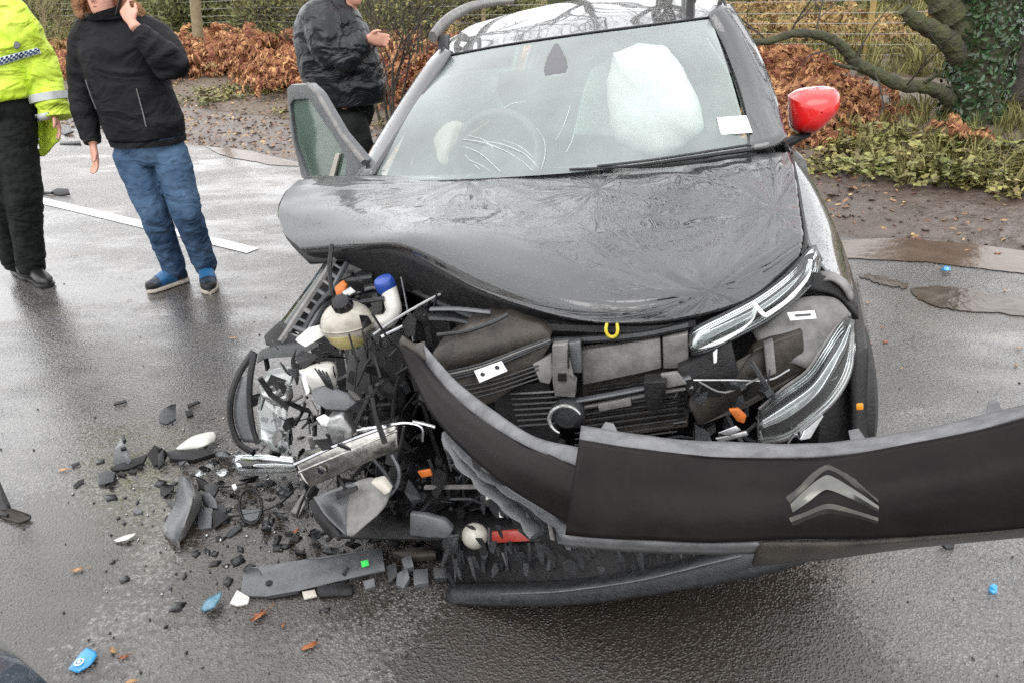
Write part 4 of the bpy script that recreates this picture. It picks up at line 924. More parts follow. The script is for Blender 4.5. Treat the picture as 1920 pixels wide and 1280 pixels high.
S('white_clip', [(1337,662,.12),(1345,655,.12),(1344,680,.12),(1338,682,.12)], .01, PAPER, None, .002)
S('orange_lamp_shard', [(1366,768,.07),(1385,766,.07),(1400,780,.07),(1396,794,.07),(1382,790,.07)], .012, ORG, None, .003)
S('bright_strip', [(1345,812,.05),(1380,798,.05),(1390,806,.05),(1368,818,.05)], .01, CHROME, None, .003)
S('bright_strip', [(1340,822,.05),(1400,808,.05),(1404,816,.05),(1350,830,.05)], .01, STEEL, None, .003)
S('lower_bracket', [(1500,800,.1),(1530,775,.12),(1545,780,.12),(1520,822,.09),(1500,826,.08)], .02, STEEL, None, .003)
TB('loose_wire', [(1478,830,.06),(1490,812,.06),(1500,822,.05),(1508,806,.06)], .003, CHROME, n=5)
# front panel and radiator
S('radiator', [(1090,655,.20),(1290,626,.20),(1296,700,.19),(1290,800,.18),(1092,830,.18)], .04, MUDPL, None, .004)
o = S('radiator_shroud', [(1090,657,.16),(1238,634,.16),(1240,690,.15),(1200,700,.15),(1092,722,.15)], .03, SCUFF, None, .004)
S('shroud_panel', [(1242,634,.155),(1290,626,.155),(1292,690,.15),(1244,692,.15)], .03, SCUFF, None, .004)
for k in range(9):
    S('fin', [(1100, 732+k*9.5, .165), (1285, 706+k*9.5, .165), (1285, 708.5+k*9.5, .165), (1100, 734.5+k*9.5, .165)], .01, BLK2, o, 0)
TB('cross_rail', [(1072,752,.11),(1150,738,.11),(1230,722,.11),(1295,706,.12)], .011, GRY, n=8, flat=.6)
TB('cross_rail', [(1070,768,.12),(1150,752,.12),(1240,735,.12),(1300,725,.12)], .006, SCUFF, n=6)
S('rail_plate', [(1120,758,.10),(1182,745,.10),(1184,760,.10),(1124,772,.10)], .01, SCUFF, None, .002)
S('latch_bracket', [(1035,648,.10),(1064,645,.10),(1066,700,.09),(1080,716,.09),(1078,745,.09),(1040,742,.09),(1036,715,.09)], .03, SCUFF, None, .003)
S('latch_bracket', [(1066,643,.11),(1088,640,.11),(1090,700,.10),(1070,698,.10)], .03, GRY, None, .003)
S('latch_plate', [(998,683,.09),(1034,664,.11),(1038,700,.10),(1030,720,.09),(1012,716,.08)], .02, SCUFF, None, .003)
S('latch_slot', [(1046,702,.085),(1062,702,.085),(1062,714,.085),(1046,714,.085)], .01, BLK, None, 0)
S('latch_slot', [(1064,655,.09),(1067,655,.09),(1067,690,.085),(1064,690,.085)], .01, BLK, None, 0)
S('junction_box', [(1206,716,.07),(1250,713,.07),(1248,738,.07),(1236,742,.07),(1234,768,.07),(1212,770,.07)], .05, BLK, None, .004)
S('cable_bracket', [(1238,702,.09),(1270,698,.09),(1288,720,.09),(1250,728,.09)], .015, SCUFF, None, .003)
# horn with crescent of torn rim
hc = CY(1062, 782, .08)
hn = G().lathe(hc+CYV*.03, -CYV, [(.035, -.02), (.05, 0), (.047, .015), (.03, .035), (.004, .04)], 20).go('horn', BLK2, car)
P = [hc - CYV*.015 + CXV*(math.cos(a)*.045)+CZV*(math.sin(a)*.045) for a in np.linspace(.4, 4.2, 18)]
G().tube(P, [.003+.003*math.sin(i/17*3.14) for i in range(18)], 6).go('horn_rim', REFL, hn)
g = G()
for k in range(7): g.tube(C3([(1078, 768+k*11, .11), (1270, 742+k*11, .11)]), .003, 4)
g.go('grille_rib', BLK, car)
# bonnet latch loop and cavity front lip
P = C3([(1138,606,.14),(1136,620,.13),(1142,630,.13),(1152,631,.13),(1158,622,.13),(1157,606,.14)]); G().tube(spline(P, 14), .0045, 8).go('latch_loop', YEL, car)
TB('slam_panel', [(1010,612,.20),(1120,616,.18),(1230,616,.18),(1300,606,.21)], [.022, .022], BLK, n=8)
TB('front_lip', [(1000,640,.16),(1100,636,.15),(1200,628,.15),(1290,610,.17)], [.010, .010], BLK2, n=6)
# muddy air box and battery tray on the left centre
ab = S('air_box', [(808,662,.08),(880,612,.14),(955,592,.18),(1020,612,.16),(1034,636,.12),(905,688,.08),(826,700,.05)], .12, MUDPL, None, .008)
for k in range(4): TB('box_rib', [(822,700+k*5,.045),(900,682+k*5,.06),(980,652+k*4,.08),(1032,634+k*3,.09)], .0035, SCUFF if k == 1 else BLK2, ab, 5)
TB('box_hose', [(820,628,.12),(870,622,.12),(920,606,.13),(952,590,.15)], .006, BLK2, ab)
TB('box_bar', [(808,580,.22),(860,580,.2),(920,586,.2)], .010, GRY, n=6, flat=.6)
TB('box_bar', [(806,598,.22),(850,600,.2),(880,606,.2)], .008, BLK2, n=6)
b2 = S('battery_tray', [(830,716,.05),(925,690,.07),(1030,650,.11),(1000,700,.10),(930,752,.06),(905,760,.05)], .10, MUDPL, None, .006)
S('tray_label', [(889,695,.045),(940,677,.05),(951,695,.047),(899,717,.04)], .003, PAPER, b2, 0)
for c in ((905,701), (932,688)): G().lathe(CY(c[0], c[1], .0435), -CYV, [(.006, 0), (.006, .001)], 12).go('label_symbol', INK, b2)
for k in range(4): TB('tray_edge', [(838+k*6,728+k*8,.045),(925,712+k*8,.06),(1010,684+k*8,.09)], .003, BLK2, b2, 5)
for k in range(7): TB('grille_slat', [(955+k*3,738+k*10,.10),(1000,736+k*10,.10),(1050,733+k*10,.10)], .0035, GRY if k == 0 else BLK2, n=4, k=1)
S('dark_panel', [(925,725,.13),(1030,715,.13),(1050,830,.12),(980,840,.12),(930,790,.12)], .04, BLK, None, .004)
# coolant tank, washer filler and their neighbours
tc_ = CY(651, 606, .30); tank = G().ball(tc_, .074, 16, (1.12, 1.0, .95), CR).go('coolant_tank', TANK, car)
G().lathe(tc_-CZV*.072, CZV, [(.02, 0), (.05, .006), (.066, .028), (.0745, .055)], 24).go('tank_base', COOL, tank)
P = [tc_+(CXV*math.cos(a)*.0835+CYV*math.sin(a)*.075) for a in np.linspace(0, 6.283, 33)]; G().tube(P, .003, 6).go('tank_seam', TANK, tank)
ca = (tc_ - CYV*.02+CZV*.062+CXV*.012); cd = (CZV*.8-CYV*.55+CXV*.1).normalized()
cp = G().lathe(ca-cd*.01, cd, [(.030, 0), (.031, .02), (.028, .026), (.026, .04), (.012, .044)], 20).go('tank_cap', BLK, tank)
for k in range(10):
    a = k*.628; u_ = cd.orthogonal().normalized(); w_ = cd.cross(u_); d = u_*math.cos(a)+w_*math.sin(a); G().tube([ca+d*.029, ca+d*.029+cd*.026], .0035, 5).go('cap_grip', BLK, cp)
S('tank_ear', [(608,590,.28),(616,582,.29),(620,600,.28),(610,612,.27)], .02, BLK2, tank, .003)
fn = TB('washer_filler', [(728,540,.40),(735,565,.38),(738,585,.37),(726,602,.36),(700,606,.35),(690,606,.35)], [.027, .024], WHT, n=14, k=6)
G().lathe(CY(724, 537, .40), (CZV-CYV*.25+CXV*-.1).normalized(), [(.031, -.012), (.033, 0), (.033, .020), (.028, .028), (.010, .031)], 20).go('washer_cap', BLUE, fn)
TB('hose', [(560,640,.35),(600,570,.45),(650,530,.5),(700,520,.5)], .012, BLK2); TB('hose', [(640,560,.42),(680,545,.45),(722,535,.48)], .014, BLK)
TB('hose', [(665,550,.40),(700,540,.42),(715,548,.42)], .006, GRY); TB('hose', [(670,568,.36),(720,560,.36)], .008, BLK2, k=1)
TB('pipe', [(700,628,.25),(740,600,.3),(800,565,.36),(860,535,.4)], .005, STEEL); TB('pipe', [(715,632,.24),(760,610,.28),(770,606,.28)], .006, CHROME)
TB('pipe', [(752,520,.42),(760,560,.38),(775,640,.3)], .003, GRY)
TB('strut', [(770,540,.5),(830,570,.4),(900,600,.3)], .012, BLK2); S('rusty_clamp', [(626,540,.40),(640,528,.42),(650,535,.42),(644,552,.40),(630,556,.38)], .02, ORG, None, .004)
S('bracket', [(640,548,.38),(662,536,.4),(668,548,.39),(648,560,.37)], .015, STEEL, None, .003)
S('pale_torn_casting', [(552,638,.22),(572,620,.24),(600,614,.26),(612,628,.26),(592,640,.23),(572,652,.21)], .03, WHT, None, .004)
S('pale_torn_casting', [(596,612,.26),(620,610,.27),(640,632,.25),(648,650,.24),(618,640,.24)], .02, SCUFF, None, .004)
S('battery_case', [(690,660,.30),(760,640,.32),(760,760,.28),(700,770,.26)], .2, BLK, None, .01)
# wing skeleton with square openings (left)
wl_ = [(632,478,.62),(600,530,.52),(560,590,.42),(526,642,.32)]; wr_ = [(652,490,.60),(622,545,.50),(588,605,.40),(566,645,.32)]
wk = TB('wing_rail', wl_, .012, SCUFF, n=6); TB('wing_rail', wr_, .010, GRY, n=6)
A = spline(C3(wl_), 10); B = spline(C3(wr_), 10)
for i in range(1, 10, 1): G().tube([A[i], B[i]], .006 if i % 2 else .009, 5).go('wing_web', GRY if i % 3 else SCUFF, wk)
sheet('wing_web_plate', [[p+CYV*.03 for p in A[::3]], [p+CYV*.04 for p in B[::3]]], 10, 2, BLK, .004, car)
sheet('torn_wing', [C3([(618,476,.66),(585,525,.56),(540,585,.45),(498,640,.36)]), C3([(626,478,.64),(596,528,.54),(556,590,.43),(520,645,.34)])], 20, 2, PAINT, .006, car)
S('torn_edge', [(494,630,.34),(520,606,.38),(560,640,.32),(555,660,.3),(520,652,.3),(498,648,.32)], .03, BLK, None, .004)
S('torn_edge', [(484,660,.28),(520,648,.3),(600,648,.28),(560,668,.25),(500,672,.25),(480,682,.26)], .03, BLK2, None, .004)
# broken arch hoop standing on the far left
ho = TB('arch_hoop', [(476,658,.25),(448,700,.20),(433,745,.16),(433,790,.14),(448,830,.12),(476,848,.10)], [.014, .012], BLK, n=8, k=6, flat=.7)
TB('hoop_rim', [(477,662,.22),(470,700,.18),(468,750,.15),(474,800,.12),(484,832,.10)], [.012, .009], BLK, ho, 8, 6, .7)
sheet('hoop_web', [C3([(452,705,.19),(440,750,.155),(440,790,.135),(455,828,.115)]), C3([(466,705,.17),(463,750,.145),(467,795,.125),(480,830,.105)])], 12, 3, GRY, .004, car)
# smashed lamp of the near corner
la = sheet('reflector_bowl', [C3([(487,722,.20),(508,712,.22),(535,712,.22),(546,728,.2)]), C3([(490,738,.14),(512,740,.12),(536,740,.13),(548,742,.16)]), C3([(505,752,.14),(515,758,.12),(530,756,.12),(542,752,.14)])], 14, 10, REFL, .004, car)
sheet('lamp_shell_shard', [C3([(557,692,.20),(590,682,.22),(624,680,.22),(632,700,.2)]), C3([(562,706,.16),(592,702,.13),(616,706,.13),(630,720,.16)]), C3([(575,732,.16),(592,738,.14),(612,738,.14),(628,734,.16)])], 14, 10, WHT, .004, car)
for k in range(4): TB('shell_rib', [(590+k*7,690+k*2,.13),(602+k*6,706+k*3,.115),(612+k*4,722+k*3,.12)], .003, BLK2, n=5)
S('pale_strip', [(560,694,.15),(570,702,.14),(580,736,.12),(574,742,.12)], .01, PAPER, None, .003)
S('grey_shield', [(582,732,.10),(610,722,.12),(650,738,.12),(668,756,.11),(650,770,.09),(610,768,.08),(588,752,.08)], .012, GRY, None, .005)
S('motor_can', [(608,786,.06),(640,776,.07),(660,806,.07),(658,824,.06),(622,838,.04)], .06, STEEL, None, .01)
G().lathe(CY(640, 820, .03), -CYV, [(.012, 0), (.012, .004), (.004, .005)], 12).go('bolt_head', STEEL, car)
S('white_chip', [(592,784,.06),(606,778,.06),(618,786,.06),(614,800,.06),(600,796,.06)], .01, PAPER, None, .003)
S('silver_shard', [(568,748,.09),(584,752,.09),(596,776,.07),(588,780,.07)], .01, SCUFF, None, .003)
sheet('clear_shard', [C3([(497,700,.2),(520,690,.22),(555,684,.24)]), C3([(484,760,.14),(510,765,.14),(540,772,.14)]), C3([(486,830,.10),(515,845,.08),(545,850,.08)])], 10, 10, CLEAR, .003, car)
# aluminium crash beam end with bolt hole
bp = S('crash_beam', [(553,866,.02),(740,793,.10),(750,832,.10),(746,842,.09),(580,914,.0),(566,898,.0)], .055, ALU, None, .006)
TB('beam_edge', [(551,870,.015),(640,830,.06),(740,793,.095)], .006, CHROME, bp, 6); TB('beam_edge', [(560,884,.01),(650,846,.055),(745,806,.095)], .004, ALU, bp, 6)
hc = CY(602, 883, .015); G().lathe(hc, -CYV, [(.016, -.004), (.016, .002), (.009, .003), (.009, -.006)], 18).go('bolt_ring', CHROME, bp); G().lathe(hc-CYV*.0015, -CYV, [(.0088, 0), (.0088, .001)], 14).go('bolt_hole', BLK, bp)
TB('beam_tie', [(670,806,.08),(690,802,.08),(720,798,.09),(760,792,.1),(790,800,.1),(792,826,.1)], .005, CHROME, n=6)
TB('beam_tie', [(774,790,.08),(795,794,.08),(816,800,.08)], .005, REFL, n=6)
TB('cable', [(735,852,.05),(748,880,.03),(746,905,.02),(730,928,.0),(712,936,.0)], .006, GRY, n=8); TB('cable', [(700,860,.05),(725,890,.03),(738,915,.0)], .006, BLK2)
# folded grey duct
sheet('torn_duct', [C3([(588,932,-.02),(620,918,.0),(660,905,.02)]), C3([(608,965,-.06),(640,955,-.01),(690,920,.0)]), C3([(648,1004,-.09),(655,1000,-.08),(660,1004,-.085)])], 14, 14, GRY, .005, car)
sheet('torn_duct', [C3([(660,905,.02),(700,895,.02),(735,918,.0)]), C3([(650,960,-.02),(690,945,-.03),(718,955,-.04)]), C3([(652,1004,-.09),(662,1005,-.09),(668,1000,-.09)])], 14, 14, SCUFF, .005, car)
S('duct_slot', [(628,925,-.03),(668,912,-.02),(670,920,-.03),(632,936,-.04)], .01, BLK, None, .002)
S('cream_sleeve', [(693,905,-.03),(716,900,-.02),(732,922,-.04),(722,930,-.04)], .03, CREAM, None, .006)
S('duct_shard', [(578,940,-.03),(596,934,-.02),(640,1005,-.09),(620,1010,-.1),(590,975,-.07)], .01, BLK, None, .003)
# clutter: hundreds of torn black bits deep in the bay
def clutter(n, box, sizes, mat, seed, yl=(.1, .45), name='torn_fragments'):
    r = random.Random(seed); g = G()
    for i in range(n):
        x, y = r.uniform(box[0], box[2]), r.uniform(box[1], box[3]); c = CY(x, y, r.uniform(*yl)); s = r.uniform(*sizes)
        m_ = Euler((r.uniform(0, 6), r.uniform(0, 6), r.uniform(0, 6))).to_matrix()
        k = r.random()
        if k < .45:
            q = [m_@Vector((math.cos(a)*s*r.uniform(.4, 1.2), math.sin(a)*s*r.uniform(.3, .9), r.uniform(-.15, .15)*s)) for a in np.linspace(0, 5.4, r.randint(3, 6))]; g.slab([c+v for v in q], m_@Vector((0, 0, .004)))
        elif k < .75: g.box(c, (s*r.uniform(.3, 1.4), s*r.uniform(.15, .6), s*r.uniform(.05, .5)), m_)
        else:
            a = m_@Vector((s*1.6, 0, 0)); g.tube([c-a, c+m_@Vector((0, s*.3, 0)), c+a], r.uniform(.003, .009), 5)
    o = g.go(name, mat, car, False); o['kind'] = 'stuff'; return o
clutter(60, (600,500,860,700), (.02,.07), BLK, 1, (.3,.7)); clutter(40, (480,640,760,860), (.015,.05), BLK2, 2, (.18,.4)); clutter(26, (490,760,600,850), (.015,.035), BLK, 3, (.09,.2))
clutter(110, (640,830,1050,1020), (.02,.07), BLK, 4, (.1,.4)); clutter(50, (760,860,1040,1010), (.015,.05), BLK2, 5, (.05,.25)); clutter(40, (1240,700,1440,830), (.015,.05), BLK2, 6, (.1,.22))
clutter(22, (500,720,680,850), (.01,.03), SCUFF, 7, (.06,.18)); clutter(34, (500,660,740,800), (.02,.055), BLK, 17, (.05,.22)); clutter(30, (600,900,800,1000), (.02,.05), BLK, 18, (.06,.16)); clutter(60, (680,600,820,820), (.02,.06), BLK, 8, (.15,.45)); clutter(40, (700,480,1000,590), (.02,.06), BLK, 9, (.4,.8))
clutter(60, (820,1000,1320,1080), (.015,.05), BLK2, 10, (.02,.2)); clutter(50, (560,830,780,960), (.015,.05), BLK, 12, (.05,.22))
sheet('undertray', [[LC(x, .0, .22) for x in (-.62, -.2, .2, .62)], [LC(x, .5, .18) for x in (-.66, -.2, .2, .66)], [LC(x, 1.16, .2) for x in (-.7, -.2, .2, .7)]], 12, 10, BLK, .01, car)
S('inner_wall', [(560,560,.95),(760,470,.95),(1000,520,.9),(1300,560,.9),(1560,560,.9),(1560,900,.8),(640,900,.8)], .03, BLK, None, 0)
g = G(); g.box(LC(-.05, .62, .55), (.8, .38, .42), CR); g.go('engine_block', BLK, car, True, .03)
sheet('inner_arch', [[LC(-.55, y, z) for y, z in ((.35, .25), (.45, .6), (.8, .78), (1.1, .6))], [LC(-.74, y, z) for y, z in ((.38, .25), (.5, .55), (.8, .7), (1.08, .5))]], 16, 4, BLK, .01, car)
# red and amber strips, fog lamp, lower bumper ---------------------------
S('rear_lit_bar', [(795,912,.1),(905,911,.1),(905,916,.1),(795,917,.1)], .01, SCUFF, None, 0)
S('red_strip', [(922,998,.0),(1028,990,.02),(1026,1012,.0),(922,1018,-.01)], .01, REDR, None, .002)
fg = CY(888, 998, .0); G().lathe(fg+CYV*.0-CZV*.01, (CZV*.7-CYV*.6).normalized(), [(.038, -.01), (.036, .008), (.029, .018), (.016, .026), (.003, .028)], 20).go('fog_lamp_dome', M('cream_dome', (.34, .325, .28), .35, vary=.2, vscale=30, coat=.3), car)
S('torn_bracket', [(768,962,.0),(800,966,.0),(835,976,.0),(850,992,.0),(842,1010,-.02),(800,1008,-.02),(768,1004,-.02)], .02, GRY, None, .005)
S('torn_bracket', [(838,1005,-.02),(860,1002,-.02),(858,1040,-.03),(842,1036,-.03)], .012, BLK2, None, .003)
S('pale_tab', [(910,926,.06),(930,930,.06),(932,944,.06),(911,944,.06)], .01, WHT, None, .002); S('pale_tab', [(934,946,.06),(943,946,.06),(943,970,.05),(936,970,.05)], .01, PAPER, None, .002)
S('amber_leaf_shard', [(782,884,.08),(806,880,.08),(810,892,.08),(790,896,.08)], .01, ORG, None, .003)
g = G(); r_ = random.Random(77)
for i in range(150):       # shredded trim hanging in ribbons under the bumper
    x = r_.uniform(835, 1400); y = r_.uniform(985, 1075-(x-835)*.04); c = CY(x, y, r_.uniform(-.06, .05)); w = CXV*r_.uniform(.003, .012); h_ = -CZV*r_.uniform(.02, .07)+CYV*r_.uniform(-.03, .02)+CXV*r_.uniform(-.02, .02)
    g.slab([c-w, c+w, c+w*.8+h_*.6, c+w*.3+h_, c-w*.7+h_*.8], CYV*.004)
o = g.go('shredded_trim', BLK2, car, False); o['kind'] = 'stuff'
g = G()
for i in range(70):
    u = r_.random(); x, y, d = 850+230*u, 830+190*u, 1.70-.30*u; c = PD(x+r_.uniform(-30, 30), y+r_.uniform(-20, 45), d+.05+r_.uniform(0, .08)); w = Vector((r_.uniform(.003, .012), 0, .004)); h_ = Vector((r_.uniform(.0, .03), r_.uniform(-.02, .02), -r_.uniform(.02, .07)))
    g.slab([c-w, c+w, c+w*.6+h_*.7, c+h_, c-w*.7+h_*.8], Vector((0, .004, 0)))
o = g.go('shredded_grille', BLK2, car, False); o['kind'] = 'stuff'
# lower lip: long spoiler near the road
sheet('lower_lip', [C3([(845,1098,.0),(930,1098,-.03),(1060,1095,-.06),(1200,1075,-.07),(1330,1045,-.06),(1440,1015,-.03),(1520,985,.02)]),
                    C3([(842,1112,-.03),(930,1112,-.07),(1060,1108,-.11),(1200,1088,-.12),(1340,1055,-.11),(1450,1024,-.08),(1530,994,-.03)]),
                    C3([(845,1130,-.05),(930,1132,-.08),(1060,1130,-.12),(1210,1112,-.13),(1350,1088,-.12),(1470,1062,-.08),(1545,1030,-.03)])], 40, 8, BLK2, .012, car)
TB('lip_edge', [(925,1112,-.075),(1000,1110,-.105),(1060,1106,-.125),(1200,1086,-.135),(1340,1052,-.125),(1390,1040,-.12)], [.0035, .005], GRY, n=6, k=6, flat=.5)
sheet('lower_grille_back', [C3([(830,1010,.06),(1000,1012,.04),(1200,1010,.04),(1400,990,.06)]), C3([(846,1105,.02),(1000,1100,-.02),(1200,1080,-.03),(1400,1030,.02)])], 20, 6, BLK, .01, car)
for k in range(11): S('grille_rib', [(855+k*44,1014-k*.5,.03),(862+k*44,1014-k*.5,.03),(866+k*44,1078-k*3.2,-.01),(858+k*44,1078-k*3.2,-.01)], .02, BLK2, None, .002)
# mesh of the intake
g = G()
for k in range(13): g.tube(C3([(960+k*6, 882+k*13, .02), (1060+k*12, 905+k*11, .02)]), .0014, 3)
for k in range(16): g.tube(C3([(965+k*8, 880+k*2, .02), (1010+k*10, 1000, .02)]), .0014, 3)
g.go('intake_mesh', GRY, car)
# ------------------------------------------------------------------ the torn-off front panel hanging towards the photographer
fas = thing('torn_bumper_panel', PD(1500, 930, 1.15)-Vector((0, 0, .1)), 'long black bumper panel with double chevron badge, torn loose from the wreck', 'bumper')
def FD(L): return [PD(*p) for p in L]
def fsheet(name, rows, nu, nv, mat, th, parent=None, disp=None): return sheet(name, [FD(r) for r in rows], nu, nv, mat, th, parent or fas, disp)
wob = lambda s, a: (lambda u, v, p: Vector((0, 0, 1))*(a*noise.noise(p*s)) + CYV*(a*noise.noise(p*s+Vector((9, 1, 4)))))
# short curved length that rises to the car on the left
ATop = [(800,686,1.90),(828,718,1.80),(862,752,1.68),(925,800,1.52),(1000,843,1.38),(1098,880,1.26)]
ABot = [(748,645,1.93),(778,712,1.85),(815,778,1.72),(880,850,1.55),(960,912,1.40),(1078,985,1.27)]
AMid = [((a[0]+b[0])/2+3, (a[1]+b[1])/2, (a[2]+b[2])/2-.03) for a, b in zip(ATop, ABot)]
fsheet('front_face', [ATop, AMid, ABot], 40, 10, BUMP, .006, None, wob(9, .004))
AF = [(798,648,1.93),(832,690,1.83),(868,728,1.71),(932,778,1.55),(1003,824,1.41),(1096,846,1.30)]
fsheet('top_flange', [AF, [((a[0]+b[0])/2, (a[1]+b[1])/2-2, (a[2]+b[2])/2-.004) for a, b in zip(AF, ATop)], ATop], 40, 4, GREYFL, .007)
fsheet('rear_face', [[(748,640,1.95),(775,655,1.95),(800,650,1.95)], [(752,650,1.93),(778,668,1.92),(800,686,1.90)]], 8, 3, MUDPL, .02)
# long length running out to the right
BTop = [(1088,828,1.27),(1200,846,1.22),(1330,860,1.18),(1500,862,1.13),(1620,852,1.09),(1760,828,1.05),(1960,778,.99)]
BBot = [(1062,1000,1.22),(1180,1008,1.17),(1320,1016,1.13),(1490,1010,1.09),(1620,1006,1.06),(1760,996,1.03),(1960,980,.98)]
BM1 = [(a[0]*.65+b[0]*.35, a[1]*.65+b[1]*.35, (a[2]*.65+b[2]*.35)-.022) for a, b in zip(BTop, BBot)]
BM2 = [(a[0]*.3+b[0]*.7, a[1]*.3+b[1]*.7, (a[2]*.3+b[2]*.7)-.018) for a, b in zip(BTop, BBot)]
Vb_, Fb_ = patch([FD(BTop), FD(BM1), FD(BM2), FD(BBot)], 60, 16, wob(7, .004))
o = mk('front_face', Vb_, Fb_, BUMP, fas); mm = o.modifiers.new('solid', 'SOLIDIFY'); mm.thickness = .006; mm.offset = -1
BF = [(1090,803,1.31),(1200,822,1.26),(1330,834,1.22),(1500,838,1.17),(1620,830,1.13),(1760,806,1.09),(1960,758,1.03)]
fsheet('top_flange', [BF, [((a[0]+b[0])/2, (a[1]+b[1])/2-2, (a[2]+b[2])/2-.003) for a, b in zip(BF, BTop)], BTop], 50, 4, GREYFL, .007, None, wob(20, .0025))
fsheet('lower_flange', [[(1056,1000,1.23),(1180,1008,1.18),(1320,1014,1.14),(1424,1012,1.11)], [(1060,1018,1.25),(1180,1028,1.21),(1320,1032,1.17),(1422,1030,1.14)]], 30, 3, GREYFL, .006)
fsheet('lower_flange', [[(1424,1010,1.11),(1560,1010,1.08),(1700,1002,1.05),(1960,978,.99)], [(1410,1052,1.16),(1540,1040,1.13),(1700,1018,1.09),(1960,992,1.02)]], 30, 4, MUDPL, .008)
for q in ([(1598,838,1.14),(1592,812,1.16),(1612,808,1.16),(1630,834,1.13)], [(1850,790,1.06),(1856,756,1.08),(1874,752,1.08),(1882,784,1.05)], [(1122,812,1.30),(1134,794,1.31),(1150,798,1.31),(1160,818,1.28)]):
    G().slab(FD(q), CYV*.01).go('clip', GREYFL, fas, True, .002)
# the badge: two stacked chevrons standing proud of the face
bdg = bpy.data.objects.new('badge', None); col.objects.link(bdg); bdg.parent = fas; bdg.location = PD(1560, 925, 1.07)-wloc(fas); bdg['label'] = 'silver double chevron badge'
def face_d(px, py):
    r = ray(px, py).normalized(); best = min(((CAMP+r*((v-CAMP).dot(r))-v).length, (v-CAMP).dot(r)) for v in Vb_); return best[1]
_dc = [(x, y, face_d(x, y)) for x, y in ((1480,940),(1645,955),(1560,870),(1560,980))]
_p = [CAMP+ray(x, y).normalized()*d for x, y, d in _dc]; _bn = (_p[1]-_p[0]).cross(_p[2]-_p[3]).normalized()
_bn = _bn if _bn.dot(CAMP-_p[0]) > 0 else -_bn; _b0 = sum(_p, Vector())/4+_bn*.010
from mathutils.bvhtree import BVHTree
_bt = BVHTree.FromPolygons([Vector(v) for v in Vb_], Fb_)
def on_face(x, y, h):
    r = ray(x, y).normalized(); hit = _bt.ray_cast(CAMP, r)
    return hit[0]-r*h
def chev(pts, h, mat, nm):
    m_ = len(pts)//2; A = spline([on_face(x, y, h) for x, y in pts[:m_]], 15); B = spline([on_face(x, y, h) for x, y in pts[m_:][::-1]], 15); C_ = [a.lerp(b, .5)-ray(1560, 925).normalized()*.003 for a, b in zip(A, B)]
    e = ray(1560, 925).normalized()*(h-.001); rows = [[p+e for p in A], A, C_, B, [p+e for p in B]]; V_ = [v for r in rows for v in r]
    F_ = [(j*16+i, j*16+i+1, j*16+16+i+1, j*16+16+i) for j in range(4) for i in range(15)]+[(0, 16, 32, 48, 64), (15, 79, 63, 47, 31)]
    g_ = G(); g_.add(V_, F_); g_.go(nm, mat, bdg, True)
BADGE = M('dull_badge_chrome', (.05, .047, .042), .3, .7, vary=.2, vscale=40, bump=.1, bscale=60); BADG2 = M('bright_badge_chrome', (.13, .13, .12), .3, .9, vary=.1, vscale=40)
def band(top, bot): return top+bot[::-1]
chev(band([(1473,932),(1510,896),(1543,870),(1562,871),(1605,898),(1647,936)], [(1482,944),(1514,912),(1545,886),(1560,884),(1604,912),(1648,948)]), .007, BADGE, 'chevron')
chev(band([(1482,944),(1514,914),(1542,893),(1560,892),(1604,918),(1648,948)], [(1486,960),(1516,940),(1542,920),(1560,919),(1604,938),(1647,960)]), .010, BADG2, 'chevron')
chev(band([(1479,970),(1512,958),(1540,946),(1562,944),(1604,956),(1647,970)], [(1487,986),(1514,974),(1542,964),(1560,963),(1604,970),(1646,982)]), .008, BADGE, 'chevron')
# twisted grille strips dragging behind the short length
for L, w in (([(838,808,1.72),(862,856,1.66),(905,905,1.58),(960,950,1.5),(1010,1000,1.44)], .020), ([(850,822,1.70),(900,880,1.6),(950,915,1.5),(1020,960,1.42),(1075,1010,1.36)], .016),
             ([(905,868,1.6),(950,898,1.52),(1020,940,1.45),(1080,990,1.4)], .014)):
    P = spline(FD(L), 16); G().tube(P, [w*(.6+.5*abs(math.sin(i*.9))) for i in range(17)], 6, .35).go('grille_strip', GRY, fas)
rr = random.Random(4)
for k in range(15):
    u = k/14; x, y, d = 850+205*u, 818+185*u, 1.70-.32*u; l = rr.uniform(18, 40)
    q = [(x, y, d), (x+8, y+4, d-.005), (x+14+rr.uniform(0, 8), y+l, d-.03), (x+6, y+l*.92, d-.03)]
    G().slab(FD(q), CYV*.006).go('grille_fin', [SCUFF, GRY, GRY, BLK2][k % 4], fas, True, .0015)
fsheet('grille_insert', [[(880,838,1.62),(960,890,1.52),(1060,960,1.40)], [(905,900,1.60),(975,950,1.5),(1060,1018,1.40)], [(960,960,1.60),(1020,1010,1.5),(1085,1050,1.44)]], 16, 8, BLK, .006)
g = G()
for k in range(10): g.tube(FD([(985+k*22, 862+k*16, 1.46-.014*k), (1010+k*22, 900+k*15, 1.43-.014*k), (1030+k*20, 950+k*9, 1.42-.012*k)]), .0016, 4)
for k in range(8): g.tube(FD([(985+k*5, 862+k*10, 1.46), (1120+k*12, 960+k*7, 1.33)]), .0014, 4)
g.go('grille_mesh', GRY, fas)
